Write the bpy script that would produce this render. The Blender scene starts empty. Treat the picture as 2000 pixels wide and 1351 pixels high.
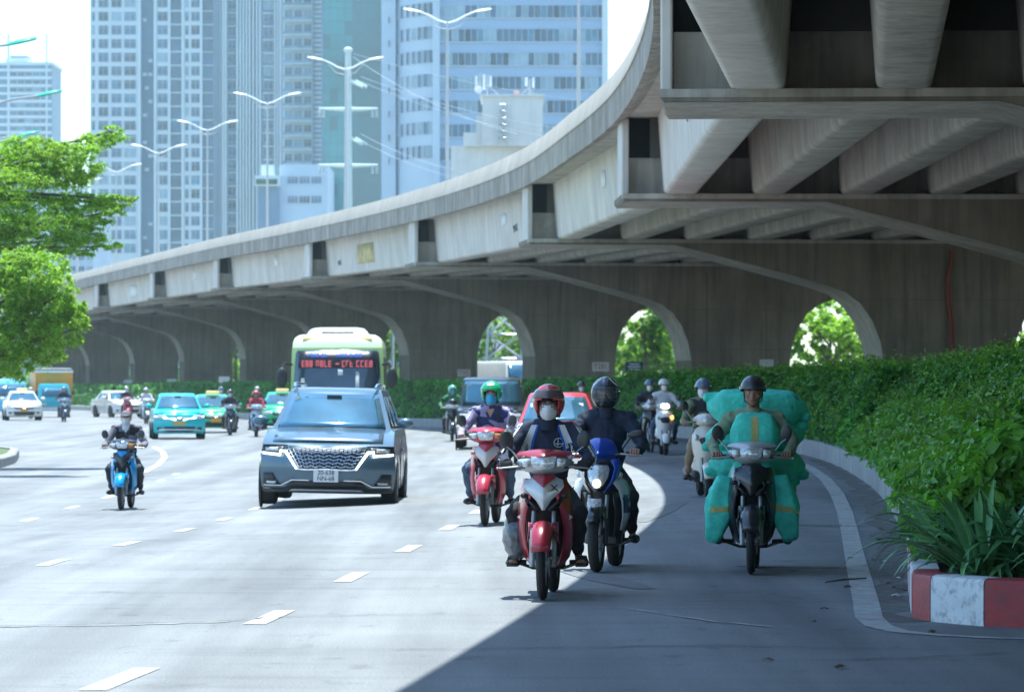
import bpy, bmesh, math, random
import numpy as np
from mathutils import Vector, Matrix, Euler, noise
R = math.radians
random.seed(7); np.random.seed(7)
scene = bpy.context.scene
COL = scene.collection

# ---------------------------------------------------------------- camera
F = 7800.0                 # focal length in pixels of a 2000 px wide frame
CAMZ = 1.64; HOR = 756.0   # eye height, horizon row
cd = bpy.data.cameras.new('camera'); cam = bpy.data.objects.new('camera', cd); COL.objects.link(cam)
cam.location = (0, 0, CAMZ); cam.rotation_euler = (R(90), 0, 0)
cd.sensor_width = 36; cd.lens = 36*F/2000; cd.shift_y = (HOR-675.5)/2000
cd.clip_start = .5; cd.clip_end = 8000
cd.dof.use_dof = True; cd.dof.focus_distance = 34; cd.dof.aperture_fstop = 6.3
scene.camera = cam
# ---------------------------------------------------------------- light
SUN_EL, SUN_AZ = R(79), R(-5)     # azimuth from +Y (away from camera) towards +X
w = bpy.data.worlds.new('World'); scene.world = w; w.use_nodes = True
nt = w.node_tree; nt.nodes.clear()
sky = nt.nodes.new('ShaderNodeTexSky'); sky.sky_type = 'NISHITA'; sky.sun_disc = False
sky.sun_elevation = SUN_EL; sky.sun_rotation = SUN_AZ; sky.air_density = 1.0; sky.dust_density = .6; sky.ozone_density = 3.0
bg = nt.nodes.new('ShaderNodeBackground'); bg.inputs[1].default_value = .125
ow = nt.nodes.new('ShaderNodeOutputWorld')
nt.links.new(sky.outputs[0], bg.inputs[0]); nt.links.new(bg.outputs[0], ow.inputs[0])
sd = bpy.data.lights.new('sun', 'SUN'); sd.energy = 3.5; sd.angle = R(.55); sd.color = (1, .98, .94)
sun = bpy.data.objects.new('sun', sd); COL.objects.link(sun)
sdir = Vector((math.cos(SUN_EL)*math.sin(SUN_AZ), math.cos(SUN_EL)*math.cos(SUN_AZ), math.sin(SUN_EL)))
sun.rotation_euler = sdir.to_track_quat('Z', 'Y').to_euler(); sun.location = (0, 0, 60)
vs = scene.view_settings; vs.view_transform = 'Standard'; vs.look = 'None'; vs.exposure = 1.58; vs.gamma = 1; vs.use_curve_mapping = False
vs.use_white_balance = True; vs.white_balance_temperature = 6050; vs.white_balance_tint = 0
scene.render.engine = 'CYCLES'
cy = scene.cycles; cy.use_denoising = True; cy.max_bounces = 7; cy.diffuse_bounces = 4; cy.glossy_bounces = 3; cy.transmission_bounces = 4
cy.volume_bounces = 0; cy.sample_clamp_indirect = 6; cy.caustics_reflective = False; cy.caustics_refractive = False

# ---------------------------------------------------------------- materials
MATS = {}
def mat(name, col, rough=.6, metal=0., var=.12, scale=3., bump=0., bscale=40., streak=0., dirt=None, dirt_amt=.5, coat=0., world=False, emit=None, island=0., spec=.5, trans=0., alpha=1., leaf=0.):
    """procedural material: base colour broken up by noise, optional vertical streaks, dirt patches and bump"""
    if name in MATS: return MATS[name]
    m = bpy.data.materials.new(name); m.use_nodes = True; t = m.node_tree; N = t.nodes; L = t.links
    b = N['Principled BSDF']; b.inputs['Roughness'].default_value = rough; b.inputs['Metallic'].default_value = metal
    b.inputs['Coat Weight'].default_value = coat; b.inputs['Coat Roughness'].default_value = .08
    b.inputs['Specular IOR Level'].default_value = spec; b.inputs['Transmission Weight'].default_value = trans; b.inputs['Alpha'].default_value = alpha
    col = tuple(col)+(1,) if len(col) == 3 else col
    if world:
        g = N.new('ShaderNodeNewGeometry'); P = g.outputs['Position']
    else:
        g = N.new('ShaderNodeTexCoord'); P = g.outputs['Object']
    def noise_tex(sc, det=5, vec=None, rgh=.6):
        n = N.new('ShaderNodeTexNoise'); n.inputs['Scale'].default_value = sc; n.inputs['Detail'].default_value = det; n.inputs['Roughness'].default_value = rgh
        L.new(vec or P, n.inputs['Vector']); return n.outputs['Fac']
    cur = None
    def mixc(fac, a, bcol, typ='MIX'):
        mx = N.new('ShaderNodeMix'); mx.data_type = 'RGBA'; mx.blend_type = typ
        if isinstance(fac, float): mx.inputs[0].default_value = fac
        else: L.new(fac, mx.inputs[0])
        for i, v in ((6, a), (7, bcol)):
            if isinstance(v, tuple): mx.inputs[i].default_value = v
            else: L.new(v, mx.inputs[i])
        return mx.outputs[2]
    def ramp(f, lo, hi, a=0., c=1.):
        mr = N.new('ShaderNodeMapRange'); mr.inputs[1].default_value = lo; mr.inputs[2].default_value = hi; mr.inputs[3].default_value = a; mr.inputs[4].default_value = c
        L.new(f, mr.inputs[0]); return mr.outputs[0]
    dk = tuple(c*(1-var*1.6) for c in col[:3])+(1,); lt = tuple(min(1, c*(1+var)) for c in col[:3])+(1,)
    if var > 0: cur = mixc(ramp(noise_tex(scale), .3, .7), dk, lt)
    else: cur = col
    if island > 0:
        gi = N.new('ShaderNodeNewGeometry')
        ri = gi.outputs['Random Per Island']
        cur = mixc(ramp(ri, 0, 1), mixc(1., cur, (1-island, 1-island*.8, 1-island*.6, 1), 'MULTIPLY'), mixc(1., cur, (1+island*1.2, 1+island, 1, 1), 'MULTIPLY'))
    if streak > 0:
        mp = N.new('ShaderNodeMapping'); mp.inputs['Scale'].default_value = (3.2, 3.2, .22); L.new(P, mp.inputs['Vector'])
        s = noise_tex(1.3, 6, mp.outputs[0], .65)
        cur = mixc(ramp(s, .42, .75, 0, streak), cur, tuple(c*.25 for c in col[:3])+(1,))
        s2 = noise_tex(.5, 4)
        cur = mixc(ramp(s2, .5, .7, 0, streak*.6), cur, (col[0]*.55, col[1]*.5, col[2]*.42, 1))
    if dirt is not None:
        d = noise_tex(scale*2.3, 7, None, .7)
        cur = mixc(ramp(d, .5, .72, 0, dirt_amt), cur, tuple(dirt)+(1,))
    if isinstance(cur, tuple): b.inputs['Base Color'].default_value = cur
    else: L.new(cur, b.inputs['Base Color'])
    if bump > 0:
        bp = N.new('ShaderNodeBump'); bp.inputs['Strength'].default_value = bump; bp.inputs['Distance'].default_value = .02
        L.new(noise_tex(bscale, 4), bp.inputs['Height']); L.new(bp.outputs[0], b.inputs['Normal'])
    if emit:
        b.inputs['Emission Color'].default_value = tuple(emit[:3])+(1,); b.inputs['Emission Strength'].default_value = emit[3]
    if leaf > 0:
        tr = N.new('ShaderNodeBsdfTranslucent'); mxs = N.new('ShaderNodeMixShader'); mxs.inputs[0].default_value = leaf
        bright = mixc(1., cur, (1.5, 1.35, .7, 1), 'MULTIPLY'); L.new(bright, tr.inputs[0])
        L.new(b.outputs[0], mxs.inputs[1]); L.new(tr.outputs[0], mxs.inputs[2]); L.new(mxs.outputs[0], N['Material Output'].inputs[0])
    MATS[name] = m
    return m

# ---------------------------------------------------------------- mesh helpers
class MB:
    """collects verts/faces; build() links them as ONE mesh object"""
    def __init__(s): s.v = []; s.f = []
    def add(s, v, f):
        o = len(s.v); s.v.extend([tuple(p) for p in v]); s.f.extend([tuple(i+o for i in q) for q in f]); return s
    def box(s, c, d, rot=None, taper=1.):
        x, y, z = d[0]/2, d[1]/2, d[2]/2
        p = [Vector((sx*x*(taper if sz > 0 else 1), sy*y*(taper if sz > 0 else 1), sz*z)) for sz in (-1, 1) for sy in (-1, 1) for sx in (-1, 1)]
        if rot is not None:
            m = Euler(rot).to_matrix(); p = [m @ q for q in p]
        c = Vector(c)
        return s.add([q+c for q in p], [(0, 2, 3, 1), (4, 5, 7, 6), (0, 1, 5, 4), (2, 6, 7, 3), (0, 4, 6, 2), (1, 3, 7, 5)])
    def cyl(s, a, b, r0, r1=None, n=10, cap=True):
        r1 = r0 if r1 is None else r1
        a, b = Vector(a), Vector(b); d = (b-a)
        if d.length < 1e-6: return s
        q = d.to_track_quat('Z', 'Y').to_matrix()
        v = []
        for k, (c, r) in enumerate(((a, r0), (b, r1))):
            for i in range(n):
                t = 2*math.pi*i/n; v.append(c+q @ Vector((r*math.cos(t), r*math.sin(t), 0)))
        f = [(i, (i+1) % n, n+(i+1) % n, n+i) for i in range(n)]
        if cap: f += [tuple(range(n))[::-1], tuple(range(n, 2*n))]
        return s.add(v, f)
    def tube(s, pts, r, n=8, closed=False):
        rs = r if isinstance(r, (list, tuple)) else [r]*len(pts)
        pts = [Vector(p) for p in pts]; rings = []
        ref = None
        for i, p in enumerate(pts):
            t = (pts[min(i+1, len(pts)-1)]-pts[max(i-1, 0)])
            if t.length < 1e-9: t = Vector((0, 0, 1))
            t.normalize()
            if ref is None: ref = t.orthogonal().normalized()
            u = (ref-t*ref.dot(t)); u = u.normalized() if u.length > 1e-6 else t.orthogonal().normalized()
            ref = u; w_ = t.cross(u)
            rings.append([p+(u*math.cos(2*math.pi*k/n)+w_*math.sin(2*math.pi*k/n))*rs[i] for k in range(n)])
        return s.loft(rings)
    def loft(s, rings, cap=True, close=True):
        n = len(rings[0]); v = [p for r in rings for p in r]; f = []
        for j in range(len(rings)-1):
            for i in range(n if close else n-1):
                f.append((j*n+i, j*n+(i+1) % n, (j+1)*n+(i+1) % n, (j+1)*n+i))
        if cap and close: f += [tuple(range(n))[::-1], tuple(range((len(rings)-1)*n, len(rings)*n))]
        return s.add(v, f)
    def grid(s, rows):
        return s.loft(rows, cap=False, close=False)
    def ell(s, c, r, n=12, m=8, rot=None):
        c = Vector(c); r = (r,)*3 if isinstance(r, (int, float)) else r
        M_ = Euler(rot).to_matrix() if rot is not None else Matrix.Identity(3)
        v = [c+M_ @ Vector((0, 0, -r[2]))]
        for j in range(1, m):
            ph = -math.pi/2+math.pi*j/m
            for i in range(n):
                th = 2*math.pi*i/n
                v.append(c+M_ @ Vector((r[0]*math.cos(ph)*math.cos(th), r[1]*math.cos(ph)*math.sin(th), r[2]*math.sin(ph))))
        v.append(c+M_ @ Vector((0, 0, r[2])))
        f = [(0, 1+(i+1) % n, 1+i) for i in range(n)]
        for j in range(m-2):
            for i in range(n):
                a = 1+j*n; f.append((a+i, a+(i+1) % n, a+n+(i+1) % n, a+n+i))
        a = 1+(m-2)*n; f += [(a+i, a+(i+1) % n, len(v)-1) for i in range(n)]
        return s.add(v, f)
    def cap(s, a, b, r0, r1, n=12):
        """capsule between a and b"""
        s.cyl(a, b, r0, r1, n); s.ell(a, r0, n, 8); s.ell(b, r1, n, 8); return s
    def lathe(s, prof, c, axis='x', n=24, closed=False):
        """prof: list of (radius, along-axis)"""
        c = Vector(c); rings = []
        for k in range(n):
            t = 2*math.pi*k/n; ct, st = math.cos(t), math.sin(t); ring = []
            for r, a in prof:
                p = {'x': (a, r*ct, r*st), 'y': (r*ct, a, r*st), 'z': (r*ct, r*st, a)}[axis]
                ring.append(c+Vector(p))
            rings.append(ring)
        m = len(prof); v = [p for r_ in rings for p in r_]; f = []
        for k in range(n):
            for i in range(m if closed else m-1):
                f.append((k*m+i, k*m+(i+1) % m, ((k+1) % n)*m+(i+1) % m, ((k+1) % n)*m+i))
        return s.add(v, f)
    def prism(s, poly, d, axis='y', o=(0, 0, 0)):
        """extrude 2-D polygon (a,b) by d along axis"""
        o = Vector(o); n = len(poly); v = []
        for k in (0, d):
            for a, b in poly:
                v.append(o+Vector({'y': (a, k, b), 'x': (k, a, b), 'z': (a, b, k)}[axis]))
        f = [(i, (i+1) % n, n+(i+1) % n, n+i) for i in range(n)]+[tuple(range(n))[::-1], tuple(range(n, 2*n))]
        return s.add(v, f)
    def shell(s, rows, nx=10, th=.012, p=2.):
        """curved panel: rows of (z, half width, y centre, y edge[, z offset at edge])"""
        for off in (0, th):
            g = []
            for r in rows:
                z, hw, yc, ye = r[:4]; zo = r[4] if len(r) > 4 else 0
                g.append([Vector((hw*(-1+2*i/nx), yc+(ye-yc)*abs(-1+2*i/nx)**p+off, z+zo*abs(-1+2*i/nx)**p)) for i in range(nx+1)])
            if off == 0: g0 = g
            else: g1 = g
        s.grid(g0); s.grid([r[::-1] for r in g1])
        for side in (0, -1):
            s.grid([[r[side] for r in g0], [r[side] for r in g1]])
        s.grid([g0[0], g1[0]]); s.grid([g0[-1], g1[-1]])
        return s
    def mirror(s):
        n = len(s.v); o = [(-x, y, z) for x, y, z in s.v]; f = [tuple(i+n for i in q[::-1]) for q in s.f]
        s.v += o; s.f += f; return s
    def mesh(s, name, smooth=True, ang=40, fix=True):
        me = bpy.data.meshes.new(name); me.from_pydata([tuple(p) for p in s.v], [], s.f)
        if fix:
            bm = bmesh.new(); bm.from_mesh(me); bmesh.ops.recalc_face_normals(bm, faces=bm.faces); bm.to_mesh(me); bm.free()
        if smooth and len(me.polygons):
            me.polygons.foreach_set('use_smooth', [True]*len(me.polygons)); me.set_sharp_from_angle(angle=R(ang))
        me.update(); return me
    def build(s, name, m, parent=None, smooth=True, ang=40, bevel=0., sub=0, solid=0., fix=True):
        ob = link(name, s.mesh(name, smooth, ang, fix), m, parent)
        if sub:
            q = ob.modifiers.new('sub', 'SUBSURF'); q.levels = sub; q.render_levels = sub
        if solid:
            q = ob.modifiers.new('solid', 'SOLIDIFY'); q.thickness = solid; q.offset = 0
        if bevel:
            q = ob.modifiers.new('bevel', 'BEVEL'); q.width = bevel; q.segments = 2; q.limit_method = 'ANGLE'; q.angle_limit = R(35)
        return ob
def link(name, me, m, parent=None):
    ob = bpy.data.objects.new(name, me); COL.objects.link(ob)
    if me is not None and m is not None:
        if not me.materials: me.materials.append(m)
        elif me.materials[0] != m:
            ob.material_slots[0].link = 'OBJECT'; ob.material_slots[0].material = m
    if parent is not None: ob.parent = parent
    return ob
def tag(o, label=None, cat=None, group=None, kind=None):
    if label: o['label'] = label
    if cat: o['category'] = cat
    if group: o['group'] = group
    if kind: o['kind'] = kind
    return o
def empty(name, loc=(0, 0, 0), rz=0., label=None, cat=None, group=None):
    o = bpy.data.objects.new(name, None); COL.objects.link(o); o.location = loc; o.rotation_euler = (0, 0, rz); o.empty_display_size = .2
    return tag(o, label, cat, group)
def text(name, body, size, m, parent, loc, rot=(R(90), 0, 0), ext=.002, align='CENTER', sx=1.):
    c = bpy.data.curves.new(name, 'FONT'); c.body = body; c.size = size; c.extrude = ext; c.align_x = align; c.align_y = 'CENTER'; c.resolution_u = 3
    o = bpy.data.objects.new(name, c); COL.objects.link(o)
    me = bpy.data.meshes.new_from_object(o.evaluated_get(bpy.context.evaluated_depsgraph_get())); bpy.data.objects.remove(o); bpy.data.curves.remove(c)
    me.materials.clear(); o = link(name, me, m, parent); o.location = loc; o.rotation_euler = rot; o.scale = (sx, 1, 1)
    return o
def mesh_np(name, V, Fq, m, parent=None, smooth=False):
    """fast mesh from numpy: V (n,3), Fq (k,4) or (k,3)"""
    me = bpy.data.meshes.new(name); k = Fq.shape[1]
    me.vertices.add(len(V)); me.vertices.foreach_set('co', np.asarray(V, np.float32).ravel())
    me.loops.add(Fq.size); me.loops.foreach_set('vertex_index', Fq.astype(np.int32).ravel())
    me.polygons.add(len(Fq)); me.polygons.foreach_set('loop_start', np.arange(0, Fq.size, k, dtype=np.int32)); me.polygons.foreach_set('loop_total', np.full(len(Fq), k, np.int32))
    if smooth: me.polygons.foreach_set('use_smooth', np.ones(len(Fq), bool))
    me.update(calc_edges=True); me.validate()
    return link(name, me, m, parent)
def leaf_cloud(name, pos, nrm, size, m, parent=None, aspect=.5, jitter=.8, fold=.25, rng=None):
    """one small folded leaf (4 triangles) per point; nrm = outward direction per point"""
    rng = rng or np.random.default_rng(3); n = len(pos)
    d = nrm+rng.normal(0, jitter, (n, 3)); d /= np.linalg.norm(d, axis=1)[:, None]+1e-9
    a = rng.normal(0, 1, (n, 3)); a -= d*(a*d).sum(1)[:, None]; a /= np.linalg.norm(a, axis=1)[:, None]+1e-9
    b = np.cross(d, a); s = (size*rng.uniform(.5, 1.55, n))[:, None]
    p0 = pos-a*s*.5; p1 = pos+a*s*.5-d*s*.12
    q0 = pos+b*s*aspect*.5+d*s*fold*.4; q1 = pos-b*s*aspect*.5+d*s*fold*.4
    V = np.stack([p0, q1, p1, q0], 1).reshape(-1, 3)
    i = np.arange(n)*4
    Fq = np.concatenate([np.stack([i, i+1, i+2], 1), np.stack([i, i+2, i+3], 1)])
    return mesh_np(name, V, Fq, m, parent)

# ---------------------------------------------------------------- plan curves and ground height
def spline(ts, vs):
    ts = np.array(ts, float); vs = np.array(vs, float)
    m = np.gradient(vs, ts)
    def f(t):
        t = float(min(max(t, ts[0]), ts[-1])); i = int(min(np.searchsorted(ts, t, 'right')-1, len(ts)-2)); h = ts[i+1]-ts[i]; u = (t-ts[i])/h
        return float((2*u**3-3*u**2+1)*vs[i]+(u**3-2*u**2+u)*h*m[i]+(-2*u**3+3*u**2)*vs[i+1]+(u**3-u**2)*h*m[i+1])
    return f
EDGE = spline([-45, -18, 0, 17, 30, 40, 52, 63, 72, 85, 100, 118, 135, 151, 185, 218, 250, 282, 310, 341, 371, 397, 430],
              [-14, -6.4, -3.4, -1.2, .12, 1.0, 1.95, 2.35, 2.45, 2.29, 1.55, .38, -1.5, -3.8, -9.5, -16.2, -22.6, -29.4, -35.4, -42, -48.7, -54.6, -62])
CAPZ = spline([-45, 17, 52, 85, 118, 151, 185, 218, 250, 282, 430], [4.8, 5.05, 5.27, 5.54, 5.82, 6.17, 6.59, 6.89, 7.08, 7.15, 7.3])
def sm(a, b, x):
    t = min(max((x-a)/(b-a), 0), 1); return t*t*(3-2*t)
def gz(x, y):
    """road surface: superelevated through the bend"""
    u = EDGE(y)-x
    return .04*sm(33, 58, y)*(1-sm(115, 190, y))*min(max(2.5-u, -5.5), 5.5)
def gp(px, py):
    """ground point under pixel (px, py) of the 2000 px photograph"""
    D = F*CAMZ/(py-HOR)
    for _ in range(12):
        x = (px-1000)/F*D; D = .5*D+.5*F*(CAMZ-gz(x, D))/(py-HOR)
    x = (px-1000)/F*D
    return Vector((x, D, gz(x, D)))
def wp(px, py, D):
    return Vector(((px-1000)/F*D, D, CAMZ+(HOR-py)/F*D))
KERB = spline([28.5, 33, 40, 48.5, 61, 80, 92, 105, 120, 140, 158, 180, 212, 245, 300, 350, 430], [2.85, 3.27, 3.95, 4.6, 5.35, 6.1, 6.1, 5.4, 3.8, .6, -3.2, -8.0, -15.3, -22.5, -34, -45, -63])
# ================================================================ SETTING
M_asph = mat('worn_asphalt', (.195, .20, .207), .82, var=.13, scale=.35, bump=.25, bscale=55, dirt=(.12, .124, .13), dirt_amt=.4, world=True, spec=.35)
def road_material():
    m = bpy.data.materials.new('worn_asphalt_road'); m.use_nodes = True; t = m.node_tree; N = t.nodes; L = t.links; b = N['Principled BSDF']
    b.inputs['Roughness'].default_value = .85; b.inputs['Specular IOR Level'].default_value = .3
    g = N.new('ShaderNodeNewGeometry')
    def nz(scale, sv, det=4, rg=.6):
        mp = N.new('ShaderNodeMapping'); mp.inputs['Scale'].default_value = sv; L.new(g.outputs['Position'], mp.inputs['Vector'])
        n = N.new('ShaderNodeTexNoise'); n.inputs['Scale'].default_value = scale; n.inputs['Detail'].default_value = det; n.inputs['Roughness'].default_value = rg; L.new(mp.outputs[0], n.inputs['Vector']); return n.outputs['Fac']
    def rm(f, a, c, lo, hi):
        r = N.new('ShaderNodeMapRange'); r.inputs[1].default_value = a; r.inputs[2].default_value = c; r.inputs[3].default_value = lo; r.inputs[4].default_value = hi; L.new(f, r.inputs[0]); return r.outputs[0]
    def mul(a, c):
        q = N.new('ShaderNodeMath'); q.operation = 'MULTIPLY'; L.new(a, q.inputs[0]); L.new(c, q.inputs[1]); return q.outputs[0]
    v = rm(nz(.35, (1, 1, 1)), .3, .7, .86, 1.10)                    # broad patches
    v = mul(v, rm(nz(1.0, (1.1, .05, 1), 3), .36, .66, 1.12, .72))    # wheel tracks along the road
    v = mul(v, rm(nz(1.0, (.25, 2.2, 1), 4), .52, .74, 1.02, .84))    # cross stains
    v = mul(v, rm(nz(55., (1, 1, 1), 3, .8), .3, .7, .6, 1.4))     # aggregate
    v = mul(v, rm(nz(2.6, (1, .5, 1), 6, .7), .58, .70, 1.0, .68))   # oil spots
    cm = N.new('ShaderNodeMix'); cm.data_type = 'RGBA'; cm.blend_type = 'MULTIPLY'; cm.inputs[0].default_value = 1; cm.inputs[6].default_value = (.20, .203, .208, 1)
    cb = N.new('ShaderNodeCombineColor'); [L.new(v, cb.inputs[i]) for i in range(3)]; L.new(cb.outputs[0], cm.inputs[7]); L.new(cm.outputs[2], b.inputs['Base Color'])
    bp = N.new('ShaderNodeBump'); bp.inputs['Strength'].default_value = .5; bp.inputs['Distance'].default_value = .012; L.new(nz(70., (1, 1, 1), 3, .7), bp.inputs['Height']); L.new(bp.outputs[0], b.inputs['Normal'])
    return m
M_road = road_material()
M_ground = mat('dusty_ground', (.2, .19, .165), .9, var=.2, scale=.1, world=True)
M_paint = mat('road_paint', (.45, .45, .435), .65, var=.14, scale=3, dirt=(.21, .213, .215), dirt_amt=1.3, world=True)
M_soil = mat('bed_soil', (.09, .07, .05), .95, var=.3, scale=4, bump=.5, bscale=20, world=True)
M_conc = mat('viaduct_concrete', (.50, .46, .395), .85, var=.14, scale=.8, streak=.55, dirt=(.2, .185, .16), dirt_amt=.45, bump=.12, bscale=12, world=True, spec=.25)
M_concl = mat('bounce_lit_concrete', (.66, .62, .56), .8, var=.10, scale=.7, streak=.35, bump=.08, bscale=12, world=True, spec=.25)  # paler outer concrete: bounce from the road put into the colour
M_fascia = mat('stained_fascia_concrete', (.42, .375, .315), .88, var=.2, scale=.9, streak=.9, bump=.12, bscale=12, world=True, spec=.25)
M_para = mat('parapet_concrete', (.50, .445, .38), .88, var=.08, scale=.8, streak=.25, world=True, spec=.25)
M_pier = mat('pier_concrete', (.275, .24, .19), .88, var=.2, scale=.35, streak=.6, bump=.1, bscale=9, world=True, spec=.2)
M_holeshade = mat('hole_shade', (.018, .019, .02), .9, var=.1)
M_groove = mat('column_groove', (.17, .15, .125), .9, var=.1)
M_capshade = mat('cap_wall_shade', (.10, .095, .085), .9, var=.1)

# ground + road
MB().grid([[(x, y, -.75) for x in (-900, -200, 0, 200, 900)] for y in (-80, 0, 400, 1500)]).build('ground', M_ground, smooth=False)['kind'] = 'structure'
ys = np.concatenate([np.arange(-6, 30, 2.), np.arange(30, 130, 1.), np.arange(130, 460, 6.)])
us = np.concatenate([np.arange(-40, -8, 4.), np.arange(-8, 30, 1.), np.arange(30, 70, 5.)])
rows = [[(EDGE(y)-u, y, gz(EDGE(y)-u, y)) for u in us] for y in ys]
road = MB().grid(rows).build('road', M_road, fix=True, ang=60); road['kind'] = 'structure'
def strip(name, m, pts, wd, parent, lift=.005, sub=1):
    """flat strip draped on the road along ground points; wd width"""
    P0_ = [Vector((p[0], p[1], 0)) for p in pts]; P, W_ = [], []; wds = wd if isinstance(wd, (list, tuple)) else [wd]*len(pts); L_, R_ = [], []
    for i in range(len(P0_)):
        if i:
            n_ = max(1, int((P0_[i]-P0_[i-1]).length/.7))
            for k in range(1, n_): P.append(P0_[i-1].lerp(P0_[i], k/n_)); W_.append(wds[i-1]+(wds[i]-wds[i-1])*k/n_)
        P.append(P0_[i]); W_.append(wds[i])
    for i, p in enumerate(P):
        t = (P[min(i+1, len(P)-1)]-P[max(i-1, 0)]).normalized(); n = Vector((t.y, -t.x, 0))
        wi = W_[i]
        a, b = p-n*wi/2, p+n*wi/2
        L_.append((a.x, a.y, gz(a.x, a.y)+lift)); R_.append((b.x, b.y, gz(b.x, b.y)+lift))
    return MB().grid([L_, R_]).build(name, m, parent, smooth=False)
def dash_line(ts, xs, y0, y1, period, ln, wd):
    f = spline(ts, xs); y = y0
    while y < y1:
        strip('lane_dash', M_paint, [(f(y+ln*k/3), y+ln*k/3) for k in range(4)], wd, road); y += period
dash_line([20, 29.3, 35.1, 41, 46.3, 60, 75, 95], [-2.4, -1.67, -1.35, -1.02, -.74, -.2, 0, -.3], 21.6, 92, 6.02, 1.7, .155)
dash_line([37.5, 42.5, 48, 53, 70, 95], [-4.33, -4.15, -3.95, -3.85, -3.7, -4.2], 31.6, 88, 5.25, 1.55, .135)
dash_line([46, 55, 61, 80, 95], [-6.7, -6.75, -6.8, -7.0, -7.6], 49.2, 90, 5.9, 1.6, .135)
strip('edge_line', M_paint, [gp(*q) for q in ((1540, 893), (1585, 915), (1612, 935), (1635, 965), (1650, 1000), (1660, 1040), (1668, 1080), (1680, 1130), (1690, 1170), (1697, 1205), (1715, 1222), (1755, 1233), (1830, 1240), (1920, 1245), (2040, 1249))],
      [.16, .17, .18, .19, .19, .19, .19, .2, .2, .2, .19, .16, .13, .12, .12], road)
strip('bend_line', M_paint, [gp(*q) for q in ((300, 872), (318, 882), (322, 893), (308, 908), (280, 922))], .16, road)
M_crack = mat('tar_crack', (.06, .06, .062), .9, var=.1)
M_pale = mat('pale_joint_sealant', (.26, .26, .255), .9, var=.15, scale=6, world=True)
def crack(pxs, wd, m=M_crack, lift=.008):
    p = [gp(*q) for q in pxs]; P = []
    for a, b in zip(p[:-1], p[1:]):
        for k in range(6):
            t = k/6; q = a.lerp(b, t); P.append((q.x, q.y+random.uniform(-.05, .05)))
    strip('road_crack', m, P, [wd*random.uniform(.15, 1) for _ in P], road, lift)
crack([(-20, 1224), (250, 1220), (488, 1212)], .12, M_pale, .004); crack([(-20, 1223), (200, 1220), (488, 1211), (520, 1206)], .04)
crack([(500, 1206), (700, 1203), (900, 1196)], .03); crack([(1225, 1188), (1330, 1205), (1400, 1215), (1530, 1226)], .05, M_paint)
crack([(1000, 1170), (1120, 1160), (1225, 1165)], .06); crack([(780, 1268), (1100, 1265), (1400, 1260), (2000, 1275)], .035); crack([(1590, 1290), (1800, 1285), (2000, 1272)], .03)
M_patch = mat('asphalt_shade_patch', (.15, .153, .158), .85, var=.15, scale=1.2, bump=.3, bscale=60, world=True)
for (a, b, wd) in (((1100, 1110), (1260, 1150), .35), ((1440, 1105), (1700, 1109), .3), ((1560, 1024), (1680, 1028), .4), ((1250, 1020), (1330, 980), .3)):  # middle two are beam-gap shade painted as darker bands, the others tar patches
    p, q = gp(*a), gp(*b); strip('tar_shade_patch', M_patch, [p.lerp(q, k/8) for k in range(9)], [wd*(.5+.5*math.sin(math.pi*k/8)) for k in range(9)], road, .005)

# ------------------------------------------------ kerb, bed
M_kr = mat('red_kerb_paint', (.34, .03, .035), .55, var=.14, scale=5, dirt=(.09, .05, .05), dirt_amt=.7, bump=.2, bscale=25)
M_kw = mat('white_kerb_paint', (.62, .64, .66), .55, var=.06, scale=5, dirt=(.12, .12, .13), dirt_amt=.85, bump=.2, bscale=25)
M_kc = mat('kerb_concrete', (.33, .33, .32), .85, var=.15, scale=2, streak=.5, bump=.2, bscale=25, world=True)
kerb = empty('kerb', (0, 0, 0)); tag(kerb, kind='structure')
def kerb_pts():
    pts = [Vector((6.2, 26.5)), Vector((3.75, 27.1)), Vector((3.24, 27.42)), Vector((2.93, 27.98)), Vector((2.84, 28.35)), Vector((2.89, 28.9))]
    y = 29.6
    while y < 129:
        pts.append(Vector((KERB(y), y))); y += .92
    return pts
KP = kerb_pts()
def inward(i):
    t = (KP[min(i+1, len(KP)-1)]-KP[max(i-1, 0)]).normalized(); return Vector((t.y, -t.x))   # right of travel = into bed
for i in range(len(KP)-1):
    a, b = KP[i], KP[i+1]; na, nb = inward(i), inward(i+1); g = .006/max((b-a).length, .1)
    a2, b2 = a.lerp(b, g), b.lerp(a, g); h = .33; mb = MB(); rings = []
    for p, n in ((a2, na), (b2, nb)):
        z = gz(p.x, p.y)
        prof = [(0, -.1), (0, h-.04), (.012, h-.012), (.04, h), (.2, h), (.2, -.1)]
        rings.append([(p.x+n.x*o, p.y+n.y*o, z+q) for o, q in prof])
    mb.loft(rings)
    m = [M_kr, M_kr, M_kw, M_kr, M_kr, M_kw][i] if i < 6 else ([M_kw, M_kr][i % 2] if i < 13 else M_kc)
    mb.build('kerb_block', m, kerb, ang=25)
far = [[(KERB(y)+o, y, gz(KERB(y), y)+z) for (o, z) in ((0, -.1), (0, .29), (.04, .33), (.2, .33), (.2, -.1))] for y in np.arange(129, 420, 6.)]
MB().loft(far).build('kerb_run', M_kc, kerb)
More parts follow.
